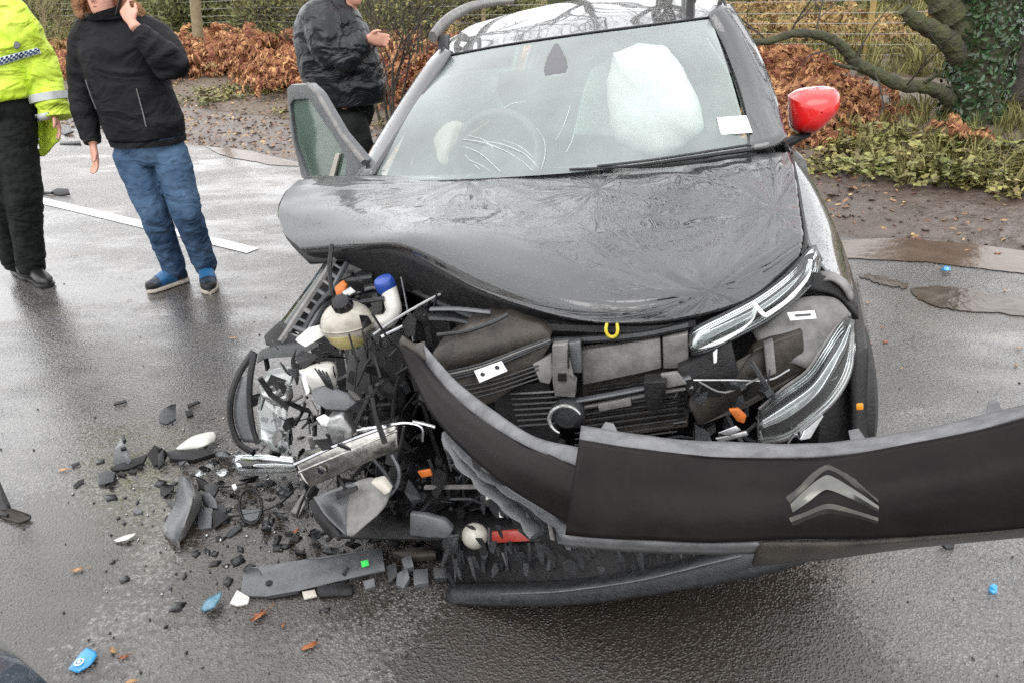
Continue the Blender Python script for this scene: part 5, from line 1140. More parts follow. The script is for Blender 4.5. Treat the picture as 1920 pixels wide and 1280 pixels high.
# ------------------------------------------------------------------ wreckage, leaves and litter on the road
def GP(L, dz=0.0): return [PZ(p[0], p[1], (p[2] if len(p) > 2 else .004)+dz) for p in L]
def Z(L): return G().slab(GP(L), Vector((0, 0, -.004)))
def D(name, L, mat, lab, cat, th=.004, bev=.001, extra=None):
    P = GP(L); g = G().slab([p for p in P], Vector((0, 0, -th)))
    c = sum(P, Vector())/len(P); t = None
    if extra is None:
        o = g.go(name, mat, None, True, bev); props(o, lab, cat); return o
    t = thing(name, Vector((c.x, c.y, 0)), lab, cat); g.go(extra[0][0], mat, t, True, bev)
    for nm, L2, m2, th2 in extra[1:]: G().slab(GP(L2), Vector((0, 0, -th2))).go(nm, m2, t, True, .001)
    return t
def bent(name, rows, mat, lab, cat, th=.004, amp=.004, nu=14, nv=8):
    o = sheet(name, [GP(r) for r in rows], nu, nv, mat, th, None, disp=lambda u, v, p: Vector((0, 0, amp*noise.noise(p*25)))); 
    if lab: props(o, lab, cat)
    return o
SH = 'car debris'
bent('lamp_shard', [[(330,841,.01),(352,824,.03),(380,812,.04),(403,810,.03)],[(334,842,.012),(358,832,.035),(384,822,.045),(405,818,.03)],[(336,843,.01),(364,840,.02),(388,834,.03),(403,826,.02)]], WHT, 'shiny white lamp shard lying above the splintered black strip', SH)
D('black_strip', [(312,846,.03),(330,842,.03),(398,841,.025),(402,849,.02),(362,861,.02),(318,859,.02)], BLK, 'flat splintered black strip right under the white lamp shard', SH, .018)
D('black_splinter', [(276,849,.04),(290,833,.06),(296,842,.05),(303,838,.06),(312,846,.03),(302,868,.01),(288,872,.01)], BLK, 'upright black splinter between the grey wedge and the long strip', SH, .02)
D('black_splinter', [(296,852,.05),(306,840,.07),(308,866,.02),(296,878,.01)], BLK2, 'short dark splinter leaning on the end of the long black strip', SH, .01)
t = D('grey_wedge', [(212,868,.01),(215,842,.05),(230,816,.09),(236,830,.09),(246,862,.03),(240,872,.01)], GRY, 'grey wedge shaped bracket standing left of the black splinters', SH, .006, .001, [('panel',), ('rib', [(226,838,.09),(236,836,.09),(237,840,.085),(226,842,.085)], BLK, .01), ('tip', [(226,820,.10),(233,812,.10),(236,822,.10),(230,826,.10)], BLK2, .015)])
D('black_base_plate', [(206,876,.02),(240,862,.02),(276,850,.03),(268,866,.02),(240,878,.01),(214,882,.01)], BLK, 'black plate under the grey wedge bracket', SH, .012)
D('black_block', [(182,886,.03),(199,879,.03),(217,884,.03),(212,902,.02),(200,898,.02),(196,908,.01),(184,908,.01)], BLK2, 'chunky black block at the left end of the debris', SH, .03, .003)
for k, (x, y, s, lab) in enumerate(((228,888,9,'black crumb right beside the chunky black block'), (248,884,8,'black crumb under the black base plate'), (262,876,6,'small black crumb below the black splinters'), (208,912,5,'tiny crumb just below the chunky black block'))):
    D('black_crumb', [(x-s, y, .01), (x-s*.2, y-s*.7, .02), (x+s, y-s*.2, .015), (x+s*.4, y+s*.6, .005)], BLK, lab, SH, .01)
t = thing('grey_bracket', PZ(335, 960, 0), 'large bent grey plastic bracket ending in a point, left of the lone black ring', SH)
o = sheet('panel', [GP([(336,888,.03),(327,940,.02),(303,990,.01)]), GP([(346,892,.07),(345,945,.08),(318,1006,.04)]), GP([(357,898,.06),(360,940,.10),(333,1022,.012)])], 16, 10, GRY, .006, t)
sheet('side_wall', [GP([(357,898,.06),(360,940,.10),(333,1022,.012)]), GP([(368,915,.03),(378,938,.05),(345,1010,.008)]), GP([(370,920,.01),(374,955,.01),(350,1002,.004)])], 16, 6, SCUFF, .006, t)
G().slab(GP([(302,990,.03),(308,984,.04),(336,1016,.03),(334,1024,.01)]), Vector((0,0,-.02))).go('end_flange', SCUFF, t, True, .002)
for k, (L, m_, lab) in enumerate([
    ([(300,910,.02),(312,906,.03),(326,910,.02),(324,918,.02),(310,918,.01),(308,930,.01),(300,924,.01)], BLK, 'black hooked clip at the upper left of the grey bracket'),
    ([(308,934,.02),(322,938,.02),(326,950,.02),(318,946,.01)], BLK2, 'small black clip touching the left side of the grey bracket'),
    ([(366,892,.05),(380,896,.06),(392,905,.05),(388,918,.04),(372,912,.03)], BLK, 'torn black piece above the side of the grey bracket'),
    ([(382,910,.05),(398,902,.05),(410,912,.04),(402,928,.03),(388,930,.03)], BLK2, 'torn black piece furthest right in the cluster by the grey bracket'),
    ([(376,925,.04),(392,922,.05),(404,935,.04),(408,952,.02),(392,950,.02),(380,942,.02)], GRY, 'grey chip in the cluster beside the grey bracket'),
    ([(370,958,.02),(386,950,.03),(399,952,.03),(396,988,.01),(372,990,.01)], GRY, 'square grey chip low beside the grey bracket'),
    ([(396,960,.03),(414,955,.03),(430,968,.02),(418,976,.01),(402,990,.01)], BLK, 'black shard at the lower right of the grey bracket'),
    ([(404,942,.03),(420,946,.02),(425,960,.01),(408,958,.01)], BLK2, 'little black shard above the lowest shard by the bracket'),
    ([(432,990,.01),(450,983,.015),(454,988,.01),(430,1006,.005),(422,1004,.005)], BLK2, 'narrow black sliver below the lone black ring')]):
    D('torn_chip', L, m_, lab, SH, .012)
D('clear_sliver', [(364,888,.01),(380,872,.03),(398,866,.03),(402,872,.02),(390,886,.01),(372,892,.01)], CLEAR, 'clear curved sliver below the splintered black strip', SH, .004)
D('clear_sliver', [(404,884,.01),(420,876,.02),(430,884,.01),(414,892,.01)], CLEAR, 'small clear sliver left of the big clear lens shard', SH, .004)
bent('lens_shard', [[(440,852,.03),(490,850,.05),(555,856,.04)],[(438,868,.03),(490,870,.06),(558,872,.05)],[(446,884,.01),(500,886,.02),(562,882,.02)]], CLEAR, 'large clear lens shard between the arch hoop and the silver beam', SH)
D('white_chip', [(434,908,.02),(441,906,.02),(444,912,.02),(438,917,.01)], PAPER, 'tiny bright white chip among the debris left of the black ring', SH, .008)
c = PZ(471, 953, .006); a_ = PZ(471, 926, .006)-c; b_ = PZ(492, 953, .006)-c
t = thing('black_ring', PZ(471, 953, 0), 'thin black plastic ring lying alone on the asphalt', SH)
P = [c + a_*math.cos(k/28*6.283)+b_*math.sin(k/28*6.283)+Vector((0, 0, .012*(1+math.cos(k/28*6.283)))) for k in range(29)]
G().tube(P, .005, 6).go('ring', BLK, t); G().slab([c+a_*-.15-b_*.85, c-a_*.15+b_*.85, c-a_*.75+b_*.55, c-a_*.9, c-a_*.75-b_*.55], Vector((0,0,.006))).go('web', GRY, t)
P = spline(GP([(410,968,.01),(445,966,.01),(490,958,.01),(530,940,.02),(556,912,.03)]), 20); o = G().tube(P, .0035, 6).go('loose_cable', BLK, None); props(o, 'thin black cable trailing from the ring towards the wreck', 'cable')
P = spline(GP([(395,912,.01),(425,912,.01),(448,908,.01),(480,900,.015)]), 12); o = G().tube(P, .003, 6).go('loose_cable', BLK, None); props(o, 'short black wire beside the white chip', 'cable')
D('grey_strip', [(545,958,.01),(566,926,.03),(578,924,.03),(574,940,.03),(560,966,.01)], SCUFF, 'pale grey strip lying under the left end of the wreck', SH, .008)
bent('white_sliver', [[(214,1013,.005),(235,1004,.012),(257,999,.008)],[(220,1016,.005),(238,1012,.014),(250,1006,.008)]], WHT, 'lone white sliver on the open road below the debris', SH, .003, .001, 8, 3)
D('dark_pebble', [(248,958,.01),(254,952,.015),(264,952,.015),(268,958,.01),(258,963,.005)], GRY, 'dark greenish chip left of the grey bracket point', SH, .012, .002)
# long grey plate with the green dot
pl = thing('grey_plate', PZ(600, 1080, 0), 'long flat grey plate with a green dot, lying in front of the wreck', SH)
G().slab(GP([(450,1116,.01),(456,1076,.02),(466,1063,.04),(484,1064,.04),(494,1080,.02),(498,1096,.02),(522,1092,.02),(548,1066,.03),(566,1048,.04),(600,1046,.05),(716,1026,.06),(722,1068,.03),(640,1086,.02),(576,1096,.015),(556,1108,.015),(500,1117,.01)]), Vector((0,0,-.008))).go('plate', GRY, pl, True, .0025)
G().slab(GP([(676,1051,.066),(690,1048,.067),(692,1058,.06),(679,1062,.06)]), Vector((0,0,-.003))).go('green_dot', GRN, pl, True, .0008)
G().slab(GP([(516,1062,.02),(556,1056,.03),(556,1064,.02),(524,1068,.015)]), Vector((0,0,-.006))).go('tab', BLK, pl); G().slab(GP([(641,1074,.04),(652,1060,.055),(655,1062,.055),(646,1078,.035)]), Vector((0,0,-.004))).go('slot', BLK, pl)
G().lathe(PZ(505, 1094, .018), (0, 0, 1), [(.012, 0), (.011, .006), (.004, .007)], 12).go('stud', BLK, pl)
G().slab(GP([(500,1117,.012),(556,1107,.016),(560,1112,.012),(505,1122,.006)]), Vector((0,0,-.004))).go('lower_edge', BLK, pl)
D('black_frame_piece', [(594,1098,.03),(640,1090,.03),(662,1094,.03),(660,1114,.01),(598,1118,.01)], BLK, 'black frame piece under the right end of the grey plate', SH, .02, .003)
D('pale_tape_scrap', [(566,1108,.012),(590,1104,.014),(594,1116,.01),(570,1122,.006)], CREAM, 'pinkish beige scrap under the long grey plate', 'scrap', .006)
for L, m_, lab in [
    ([(724,1060,.03),(742,1052,.05),(746,1078,.02),(728,1092,.01)], BLK2, 'dark broken clip just right of the grey plate end'),
    ([(744,1074,.03),(764,1062,.05),(768,1082,.03),(756,1102,.01),(742,1096,.01)], GRY, 'grey broken clip second from the grey plate end'),
    ([(752,1046,.05),(770,1038,.07),(776,1060,.05),(758,1066,.04)], GRY, 'small grey cube stacked above the broken clips'),
    ([(774,1066,.04),(802,1064,.04),(804,1090,.02),(776,1096,.02)], GRY, 'square grey tab in front of the lower grille'),
    ([(734,1034,.05),(764,1026,.07),(812,1024,.07),(818,1040,.05),(760,1046,.04)], MUDPL, 'muddy black bar behind the small grey cube'),
    ([(812,1062,.05),(838,1062,.05),(838,1082,.03),(814,1084,.03)], BLK2, 'black open box right of the square grey tab'),
    ([(680,1088,.02),(702,1082,.03),(704,1098,.01),(684,1104,.01)], GRY, 'grey chip just under the right end of the long plate')]: D('broken_clip', L, m_, lab, SH, .02, .002)
D('white_corner_bracket', [(430,1130,.01),(444,1104,.03),(447,1120,.02),(468,1118,.02),(464,1130,.01),(444,1134,.01)], WHT, 'white corner bracket at the left tip of the grey plate', SH, .008, .002)
bent('blue_grey_shard', [[(377,1142,.005),(390,1124,.02),(416,1110,.02)],[(384,1146,.004),(402,1138,.03),(415,1118,.02)]], BLUEG, 'curved blue grey shard left of the white corner bracket', SH, .004, .002, 8, 4)
# blue card
bc_ = thing('blue_card', PZ(155, 1237, 0), 'crumpled bright blue card with a white symbol near the lower left corner', 'card')
sheet('card', [GP([(128,1254,.008),(150,1226,.014),(162,1214,.012)]), GP([(140,1259,.006),(160,1240,.016),(178,1220,.010)]), GP([(146,1261,.004),(170,1246,.010),(182,1228,.006)])], 10, 6, BLUEC, .0015, bc_)
c = PZ(148, 1240, .020); ax = (PZ(158, 1240, .02)-c); 
G().tube([c+Vector((math.cos(a)*.011, math.sin(a)*.011, 0)) for a in np.linspace(0, 6.283, 17)], .0022, 5, .5).go('ring_symbol', PAPER, bc_); G().ball(c, .005, 8, (1, 1, .3)).go('ring_symbol', PAPER, bc_)
# leaves, each its own curled shape
def leaf(x, y, s, ang, mat, lab, lobed=False, z=.004, d=.0):
    c = PZ(x, y, z); n = 14 if lobed else 10; V = [c+Vector((0, 0, .25*s))]; m_ = Matrix.Rotation(ang, 3, 'Z'); r_ = random.Random(x*7+y)
    for k in range(n):
        a = k/n*6.283; rad = s*(1 if not lobed else (1.0 if k % 2 == 0 else .5)*r_.uniform(.8, 1.15)); q = Vector((math.cos(a)*rad*1.25, math.sin(a)*rad*.6, 0)); q.z = (abs(q.y)*.6+abs(q.x)*.15)*r_.uniform(.4, 1.3); V.append(c+m_@q)
    g = G().add(V, [(0, 1+k, 1+(k+1) % n) for k in range(n)]); g.tube([c+m_@Vector((s*1.1, 0, .1*s)), c+m_@Vector((s*1.9, s*.2, .05*s))], .0012, 4)
    o = g.go('fallen_leaf', mat, None); mm = o.modifiers.new('solid', 'SOLIDIFY'); mm.thickness = .0008; props(o, lab, 'leaf', 'fallen leaves'); return o
for a in [(487,1154,.030,.9,LEAFO,'large orange brown oak leaf below the long grey plate',True),(556,995,.017,1.2,LEAFO,'bright orange leaf against the folded grey duct',True),
  (147,1068,.020,.3,LEAFT,'tan curled leaf alone on the left of the road',True),(119,881,.014,.1,LEAFT,'pale leaf left of the chunky black block',False),(438,634,.013,.1,LEAFT,'small curled leaf beside the torn wing',False),
  (212,1220,.018,-.6,LEAFT,'thin brown leaf right of the blue card',True),(232,1232,.016,.6,LEAFO,'reddish leaf below the thin leaf by the blue card',True),(580,1212,.018,.5,LEAFO,'narrow reddish leaf near the bottom edge',False),
  (531,1172,.010,1.4,LEAFO,'tiny dark red leaf right of the large oak leaf',True),(246,1278,.012,.2,LEAFT,'leaf cut by the bottom edge',False),(1626,568,.016,.2,LEAFT,'brown leaf beside the right wheel arch',True),
  (1660,641,.014,.4,LEAFO,'orange leaf on the road right of the headlight',False),(1812,390,.028,.3,LEAFT,'pale tan leaf on the mud near the tree side',True),(1884,545,.016,.8,LEAFT,'tan leaf beside the long puddle',True),
  (1910,652,.014,.2,LEAFT,'small leaf at the right edge of the road',True),(1905,684,.016,1.,LEAFT,'lower small leaf at the right edge of the road',True),(1654,614,.010,0,LEAFO,'thin dark leaf just above the orange leaf',False),
  (1812,470,.02,.3,LEAFT,'pale leaf at the rim of the brown puddle',True),(1870,476,.022,.1,LEAFO,'orange leaf at the rim of the brown puddle',True),(430,634,.008,2,LITL,'crumpled scrap of leaf touching the curled leaf by the wing',True),
  (140,480,.010,.5,LITL,'dark leaf right of the officer shoes',True),(225,520,.009,.5,LITL,'dark speck of leaf between the officer and the blue trainers',True),(240,563,.010,.5,LITL,'dark leaf below left of the blue trainers',True),
  (1690,690,.010,.9,LITL,'small brown leaf in the middle of the right hand road',True),(1745,975,.010,.9,LITL,'small brown leaf under the right end of the loose bumper',True)]: leaf(*a)
# odds and ends
D('black_fragment', [(296,778,.02),(308,764,.04),(320,758,.05),(330,756,.05),(322,772,.03),(330,784,.02),(312,794,.01),(298,790,.01)], BLK2, 'black curled fragment alone left of the arch hoop', SH, .008)
D('black_fragment', [(346,770,.02),(360,766,.02),(362,776,.01),(350,780,.01)], BLK, 'small black fragment close to the arch hoop', SH, .012)
D('black_fragment', [(350,757,.01),(372,750,.015),(376,753,.01),(352,762,.01)], BLK, 'thin black fragment above the small one by the hoop', SH, .006)
D('black_fragment', [(212,754,.01),(236,748,.012),(238,752,.01),(214,758,.008)], BLK, 'tiny black sliver on the bare road left of the hoop', SH, .006)
D('black_fragment', [(136,910,.006),(146,900,.012),(158,896,.012),(156,904,.006),(142,914,.004)], BLK, 'thin black sliver far left of the grey bracket', SH, .004)
D('black_fragment', [(132,870,.01),(148,864,.012),(150,868,.01),(136,876,.006)], BLK, 'thin black sliver above the chunky black block', SH, .004)
D('black_fragment', [(1762,1012,.02),(1776,1006,.03),(1790,1012,.03),(1790,1024,.01),(1776,1028,.005)], BLK2, 'black fragment right below the long torn bumper panel', SH, .012)
D('bottle_cap', [(1854,1104,.006),(1856,1096,.02),(1864,1092,.022),(1871,1098,.02),(1870,1107,.01),(1862,1111,.004)], BLUEC, 'small bright blue cap on the right of the road', 'bottle cap', .014, .003)
bent('blue_wrapper', [[(1763,506,.005),(1772,499,.03),(1782,502,.02)],[(1766,510,.004),(1774,508,.03),(1783,508,.01)]], BLUEC, 'small blue wrapper at the edge of the brown puddle', 'wrapper', .002, .004, 6, 4)
t = thing('broken_wiper_piece', PZ(100, 360, 0), 'black broken trim piece on the white line behind the officer', SH)
G().slab(GP([(92,361,.02),(106,353,.05),(128,354,.05),(131,363,.02),(112,366,.01)]), Vector((0,0,-.015))).go('body', BLK, t, True, .002); G().tube(GP([(66,360,.01),(80,362,.01),(98,362,.02)]), .012, 6).go('stalk', BLK, t)
D('black_fragment', [(112,266,.02),(150,264,.03),(152,269,.02),(112,270,.01)], BLK, 'long dark strip on the road between officer and phoning woman', SH, .02)
D('black_fragment', [(108,238,.05),(128,234,.07),(138,246,.05),(120,252,.02)], BLK2, 'dark broken piece beside the hanging jacket tail', SH, .02)
# black piece and other car at the lower left
t = thing('black_trim_piece', PZ(20, 955, 0), 'torn black trim piece cut by the left edge of the photo', SH)
G().slab(GP([(-30,930,.02),(-5,890,.10),(2,930,.07),(22,952,.04),(12,966,.02),(-30,960,.01)]), Vector((0,0,-.012))).go('panel', BLK, t, True, .002)
G().slab(GP([(0,955,.03),(24,952,.05),(58,964,.02),(54,972,.01),(34,978,.01),(2,968,.01)]), Vector((0,0,-.012))).go('tongue', MUDPL, t, True, .002)
# other car
oc = thing('other_car', (-1.60, -1.0, 0), 'blue grey car whose front corner cuts the lower left of the photo', 'car')
SE = [(1.10,.42,.22,.52),(1.06,.62,.20,.62),(.94,.76,.18,.70),(.55,.84,.16,.80),(.1,.86,.16,.90),(-.35,.87,.16,.96),(-1.6,.88,.16,.98),(-2.6,.87,.16,.98),(-3.1,.82,.2,.95),(-3.25,.7,.3,.85)]
R = [(Vector((-1.60, y, (lo+hi)/2)), Vector((w, 0, 0)), Vector((0, 0, (hi-lo)/2))) for y, w, lo, hi in SE]; o = G().rings(R, 28, 4.5).go('body', BODY2, oc)
R = [(Vector((-1.60, y, .95+h/2)), Vector((w, 0, 0)), Vector((0, 0, h/2+.02))) for y, w, h in [(-.45,.70,.03),(-.9,.68,.28),(-1.2,.64,.44),(-1.9,.64,.48),(-2.6,.62,.44),(-3.0,.6,.15)]]; G().rings(R, 24, 4).go('cabin', DGLASS, oc)
for x in (-2.34, -.86):
    for y in (.12, -2.45):
        c = Vector((x, y, .32)); w_ = bpy.data.objects.new('wheel', None); col.objects.link(w_); w_.parent = oc; w_.location = c-wloc(oc)
        for nm, mt, pr in (('tyre', RUB, [(.2, -.11), (.3, -.11), (.325, -.08), (.325, .08), (.3, .11), (.2, .11)]), ('rim', STEEL, [(.2, -.09), (.2, .09), (.03, .11)])):
            q = G().lathe(c, (1, 0, 0), pr, 24).go(nm, mt, None, origin=c); q.parent = w_; q.location = (0, 0, 0)
# crumbs of glass and plastic around the wreck
def crumb_pt():
    while True:
        x, y = random.gauss(470, 120), random.gauss(930, 85)
        if 120 < x < 900 and 760 < y < 1180: break
    p = PZ(x, y, 0.003); return p
o = clods(260, crumb_pt, BLK2, 'plastic_crumbs', .003, .022, .18); props(o, 'scattered crumbs of black plastic around the wreck', 'crumbs')
o = clods(150, crumb_pt, REFL, 'glass_crumbs', .002, .007); props(o, 'scattered glittering crumbs of lamp glass around the wreck', 'crumbs')
o = clods(500, lambda: PZ(random.uniform(-200, 2100), random.uniform(300, 1300)**1, .003) if True else None, BLK2, 'road_grit', .002, .006); props(o, 'loose grit scattered over the wet road', 'grit')

# larger black shards spilling from the broken corner, each a thing of its own
_r = random.Random(12)
SP = [((418,850),13,'black shard just left of the foot of the standing hoop'),((402,866),10,'black shard right of the clear curved sliver'),((430,868),9,'small shard between the slivers and the clear lens'),
 ((468,898),15,'ragged black shard under the clear lens shard'),((505,905),12,'ragged shard right of the one under the clear lens'),((535,925),14,'black shard by the pale grey strip'),((520,960),11,'black shard right of the lone black ring'),
 ((500,990),10,'black shard below right of the lone black ring'),((540,1000),9,'dark shard left of the bright orange leaf'),((590,1000),16,'large dark shard at the tip of the folded grey duct'),((620,1030),13,'dark shard behind the end of the long grey plate'),
 ((560,1035),10,'dark shard above the long grey plate'),((590,1022),9,'little dark shard above the plate, right of the orange leaf'),((415,905),8,'little shard left of the bright white chip'),((385,878),11,'black shard below the splintered black strip'),
 ((345,868),9,'black shard under the middle of the splintered strip'),((440,930),9,'black shard touching the left side of the ring'),((505,935),8,'little shard on the cable right of the ring'),((660,1020),14,'dark broken flap left of the smooth grey bracket'),
 ((700,1012),12,'dark flap just left of the torn grey bracket'),((740,1018),13,'dark flap in front of the torn grey bracket'),((830,1045),12,'black flap left under the red strip')]
for (x, y), s, lab in SP:
    n_ = _r.randint(5, 8); a0 = _r.uniform(0, 6.28); el = _r.uniform(.35, .7)
    L_ = [(x+s*math.cos(a0+k/n_*6.28)*_r.uniform(.5, 1.5), y+s*el*math.sin(a0+k/n_*6.28)*_r.uniform(.5, 1.4), _r.uniform(.006, .05)) for k in range(n_)]
    t = thing('plastic_shard', PZ(x, y, 0), lab, SH); G().slab(GP(L_), Vector((_r.uniform(-.004, .004), .002, -.005))).go('flap', _r.choice([BLK, BLK2, BLK, GRY]), t, False)
    a, b = L_[0], L_[n_//2]; G().slab(GP([(a[0], a[1], a[2]+.008), (b[0], b[1], b[2]+.008), (b[0], b[1]+2, b[2]+.001), (a[0], a[1]+2, a[2]+.001)]), Vector((0, .003, -.002))).go('rib', BLK2, t, False)
# ------------------------------------------------------------------ people
def voxel(name, g, vox, mat, parent=None, smooth=4, disp=None, origin=None):
    bm = bmesh.new(); vs = [bm.verts.new(v) for v in g.V]
    for f in g.F:
        try: bm.faces.new([vs[i] for i in f])
        except ValueError: pass
    bmesh.ops.recalc_face_normals(bm, faces=bm.faces[:])
    me = bpy.data.meshes.new('tmp'); bm.to_mesh(me); bm.free(); t = bpy.data.objects.new('tmp', me); col.objects.link(t)
    m = t.modifiers.new('r', 'REMESH'); m.mode = 'VOXEL'; m.voxel_size = vox; m.use_smooth_shade = True
    s = t.modifiers.new('s', 'SMOOTH'); s.iterations = smooth; s.factor = .6
    dg = bpy.context.evaluated_depsgraph_get(); m2 = bpy.data.meshes.new_from_object(t.evaluated_get(dg)); m2.name = name
    bpy.data.objects.remove(t); bpy.data.meshes.remove(me)
    if disp:
        nn = [v.normal.copy() for v in m2.vertices]
        for v, n in zip(m2.vertices, nn): v.co = v.co + n*disp(v.co, n)
    m2.materials.clear()
    return link(name, m2, mat, parent, origin, True)
def folds(amp, s=(9, 9, 16), seed=0, ridge=1.0):
    def f(p, n):
        q = Vector((p.x*s[0], p.y*s[1], p.z*s[2]))+Vector((seed, 0, 0))
        w = noise.noise(q*.6)*1.2
        return amp*(1-2*abs(noise.noise(q+Vector((w, w, w)))))*ridge*.7 + amp*.5*noise.noise(q*2.1)
    return f
def hand(g, wr, d, side, curl=.5, size=1.0, spread=.12):
    """palm with four fingers and a thumb; d towards the fingertips, side towards the thumb"""
    d = Vector(d).normalized(); sd = Vector(side); sd = (sd-d*sd.dot(d)).normalized(); nm = d.cross(sd).normalized()
    k = size; pc = wr+d*.045*k
    g.rings([(wr-d*.03*k, sd*.026*k, nm*.020*k), (wr+d*.01*k, sd*.028*k, nm*.017*k), (wr+d*.045*k, sd*.040*k, nm*.016*k), (wr+d*.082*k, sd*.041*k, nm*.013*k), (wr+d*.095*k, sd*.034*k, nm*.009*k)], 14, 2.6)
    for i, (o_, L_) in enumerate(((.030, .072), (.010, .080), (-.010, .074), (-.029, .058))):
        p = wr+d*.082*k+sd*o_*k; dd = (d+sd*(o_*spread*12)).normalized(); P = [p-d*.02*k, p]; c = curl*(.75+.12*i)
        for j, f in enumerate((.45, .32, .23)):
            a = c*(j+.6)*.9; v = dd*math.cos(a)+nm*math.sin(a); p = p+v*L_*f*k; P.append(p)
        g.tube(P, [.0095*k, .0095*k, .0088*k, .008*k, .0058*k], 8)
    b = wr+d*.015*k+sd*.022*k; t1 = b+(sd*.7+d*.6+nm*.25).normalized()*.035*k; t2 = t1+(d*.9+sd*.25+nm*.3).normalized()*.030*k; t3 = t2+(d+nm*.4).normalized()*.024*k
    g.tube([b-sd*.01*k, b, t1, t2, t3], [.013*k, .013*k, .0115*k, .010*k, .007*k], 8)
def head(g, c, fwd, r=.098, up=Vector((0, 0, 1))):
    f = Vector(fwd).normalized(); s = f.cross(up).normalized(); f = up.cross(s).normalized()
    g.rings([(c-up*.118+f*.045, s*.018, f*.016), (c-up*.112+f*.035, s*.038, f*.042), (c-up*.085+f*.02, s*.055, f*.070), (c-up*.04+f*.008, s*.066, f*.084), (c, s*.073, f*.090), (c+up*.045-f*.004, s*.076, f*.096), (c+up*.085-f*.008, s*.068, f*.084), (c+up*.112-f*.01, s*.045, f*.055), (c+up*.122-f*.01, s*.012, f*.015)], 20, 2.1)
    g.rings([(c+f*.088+up*.012, s*.007, up*.004), (c+f*.094-up*.004, s*.010, up*.012), (c+f*.106-up*.028, s*.015, up*.009), (c+f*.086-up*.038, s*.014, up*.006)], 8)      # nose
    g.rings([(c+f*.070-up*.062, s*.024, up*.010), (c+f*.090-up*.062, s*.020, up*.009)], 10)      # lips
    for q in (-1, 1):
        g.ball(c+s*q*.076-f*.002-up*.008, .022, 8, (.35, .75, 1.2)); g.ball(c+s*q*.030+f*.072+up*.012, .014, 8)
    return s, f
def face_marks(c, s, f, par, up=Vector((0, 0, 1))):
    for q in (-1, 1):
        o = G().ball(c+s*q*.031+f*.0835+up*.012, .0085, 8).go('eye', WHT, par); G().ball(c+s*q*.031+f*.090+up*.012, .004, 6).go('pupil', BLK, o)
        G().tube([c+s*q*.016+f*.089+up*.036, c+s*q*.033+f*.088+up*.041, c+s*q*.050+f*.078+up*.034], .0035, 5).go('eyebrow', HAIRD, par)
    G().tube([c-s*.024+f*.082-up*.062, c+f*.093-up*.060, c+s*.024+f*.082-up*.062], [.002, .0035, .002], 6).go('lips', M('lips', (.42, .14, .12), .45), par)
def shoe(par, heel, toe, w, m_up, m_sole, lace=None, name='shoe'):
    h, t = Vector((heel.x, heel.y, 0)), Vector((toe.x, toe.y, 0)); d = (t-h).normalized(); s = Vector((d.y, -d.x, 0)); L_ = (t-h).length; U = Vector((0, 0, 1)); up = Vector((0, 0, .001))
    R = [(h+d*(L_*u)+U*.014, s*(w*k), U*.015) for u, k in ((0, .45), (.05, .75), (.2, .86), (.45, .82), (.7, 1.0), (.88, .9), (.97, .55), (1, .2))]
    so = G().rings(R, 16, 3).go('sole', m_sole, None)
    R = [(h+d*(L_*u)+U*(.018+hh/2), s*(w*k*.95), U*(hh/2)) for u, k, hh in ((.01, .5, .07), (.06, .72, .10), (.18, .8, .11), (.34, .76, .10), (.5, .82, .085), (.7, .95, .065), (.87, .85, .052), (.96, .5, .04), (.99, .2, .02))]
    o = G().rings(R, 18, 2.3).go(name, m_up, par); 
    so.parent = o; so.location = wloc_raw(so) - wloc(o)
    if lace:
        G().rings([(h+d*(L_*u)+U*(.018+hh/2), s*(w*k), U*(hh/2)) for u, k, hh in ((.80, .92, .050), (.90, .82, .052), (.97, .5, .045), (1.0, .2, .03))], 16, 2.4).go('toe_cap', BLK, o)
        G().rings([(h+d*(L_*u)+U*(.018+hh/2), s*(w*k), U*(hh/2)) for u, k, hh in ((.30, .80, .112), (.45, .84, .098), (.60, .90, .082), (.70, .92, .070))], 16, 2.4).go('tongue', lace, o)
        for k in range(5):
            u = .34+.075*k; hh = .125-.013*k; c = h+d*(L_*u)+U*(hh)
            G().tube([c-s*.026-U*.008, c+U*.004, c+s*.026-U*.008], .0062, 6).go('lace', lace, o)
    return o
def wloc_raw(o): return Vector(o.location)
U = Vector((0, 0, 1))
def ax2(a, b): return (b-a).normalized()

# --- woman on the phone
Y0 = 4.28; k_ = 4.62/1409
def W(px, py, dy=0): return PY(px, py, Y0+dy)
hdc = W(192, -14, -.03)
footL = (PZ(347, 528), PZ(281, 549)); footR = (PZ(392, 520), PZ(394, 551))
wm = None; g = G(); fw = Vector((-.15, -1, -.18)); s_, f_ = head(g, hdc, fw)
g.rings([(hdc-U*.20, Vector((.07,0,0)), Vector((0,.07,0))), (hdc-U*.13, Vector((.052,0,0)), Vector((0,.055,0))), (hdc-U*.05, Vector((.05,0,0)), Vector((0,.052,0)))], 14)
ch, wa, hp = W(228, 95), W(250, 180), W(280, 262)
g.rings([(hp, Vector((.11,0,0)), Vector((0,.07,0))), (wa, Vector((.12,0,0)), Vector((0,.08,0))), (ch, Vector((.16,0,0)), Vector((0,.10,0))), (W(215, 58), Vector((.12,0,0)), Vector((0,.07,0)))], 16)
shL, elL, wrL = W(168, 68), W(156, 158, .03), W(173, 268, -.05)
shR, elR, wrR = W(290, 72), W(322, 128, -.12), W(252, 48, -.20)
for a, b, c in ((shL, elL, wrL), (shR, elR, wrR)): g.tube([ch, a, b, c], [.06, .05, .04, .027], 10)
hand(g, W(175, 276, -.05), W(182, 320, -.08)-W(175, 276, -.05), Vector((.7, -.7, 0)), .45, .98)
hw = W(248, 44, -.20); hand(g, hw, W(226, 2, -.15)-hw, Vector((-.3, .4, 1)), 1.0, .95)
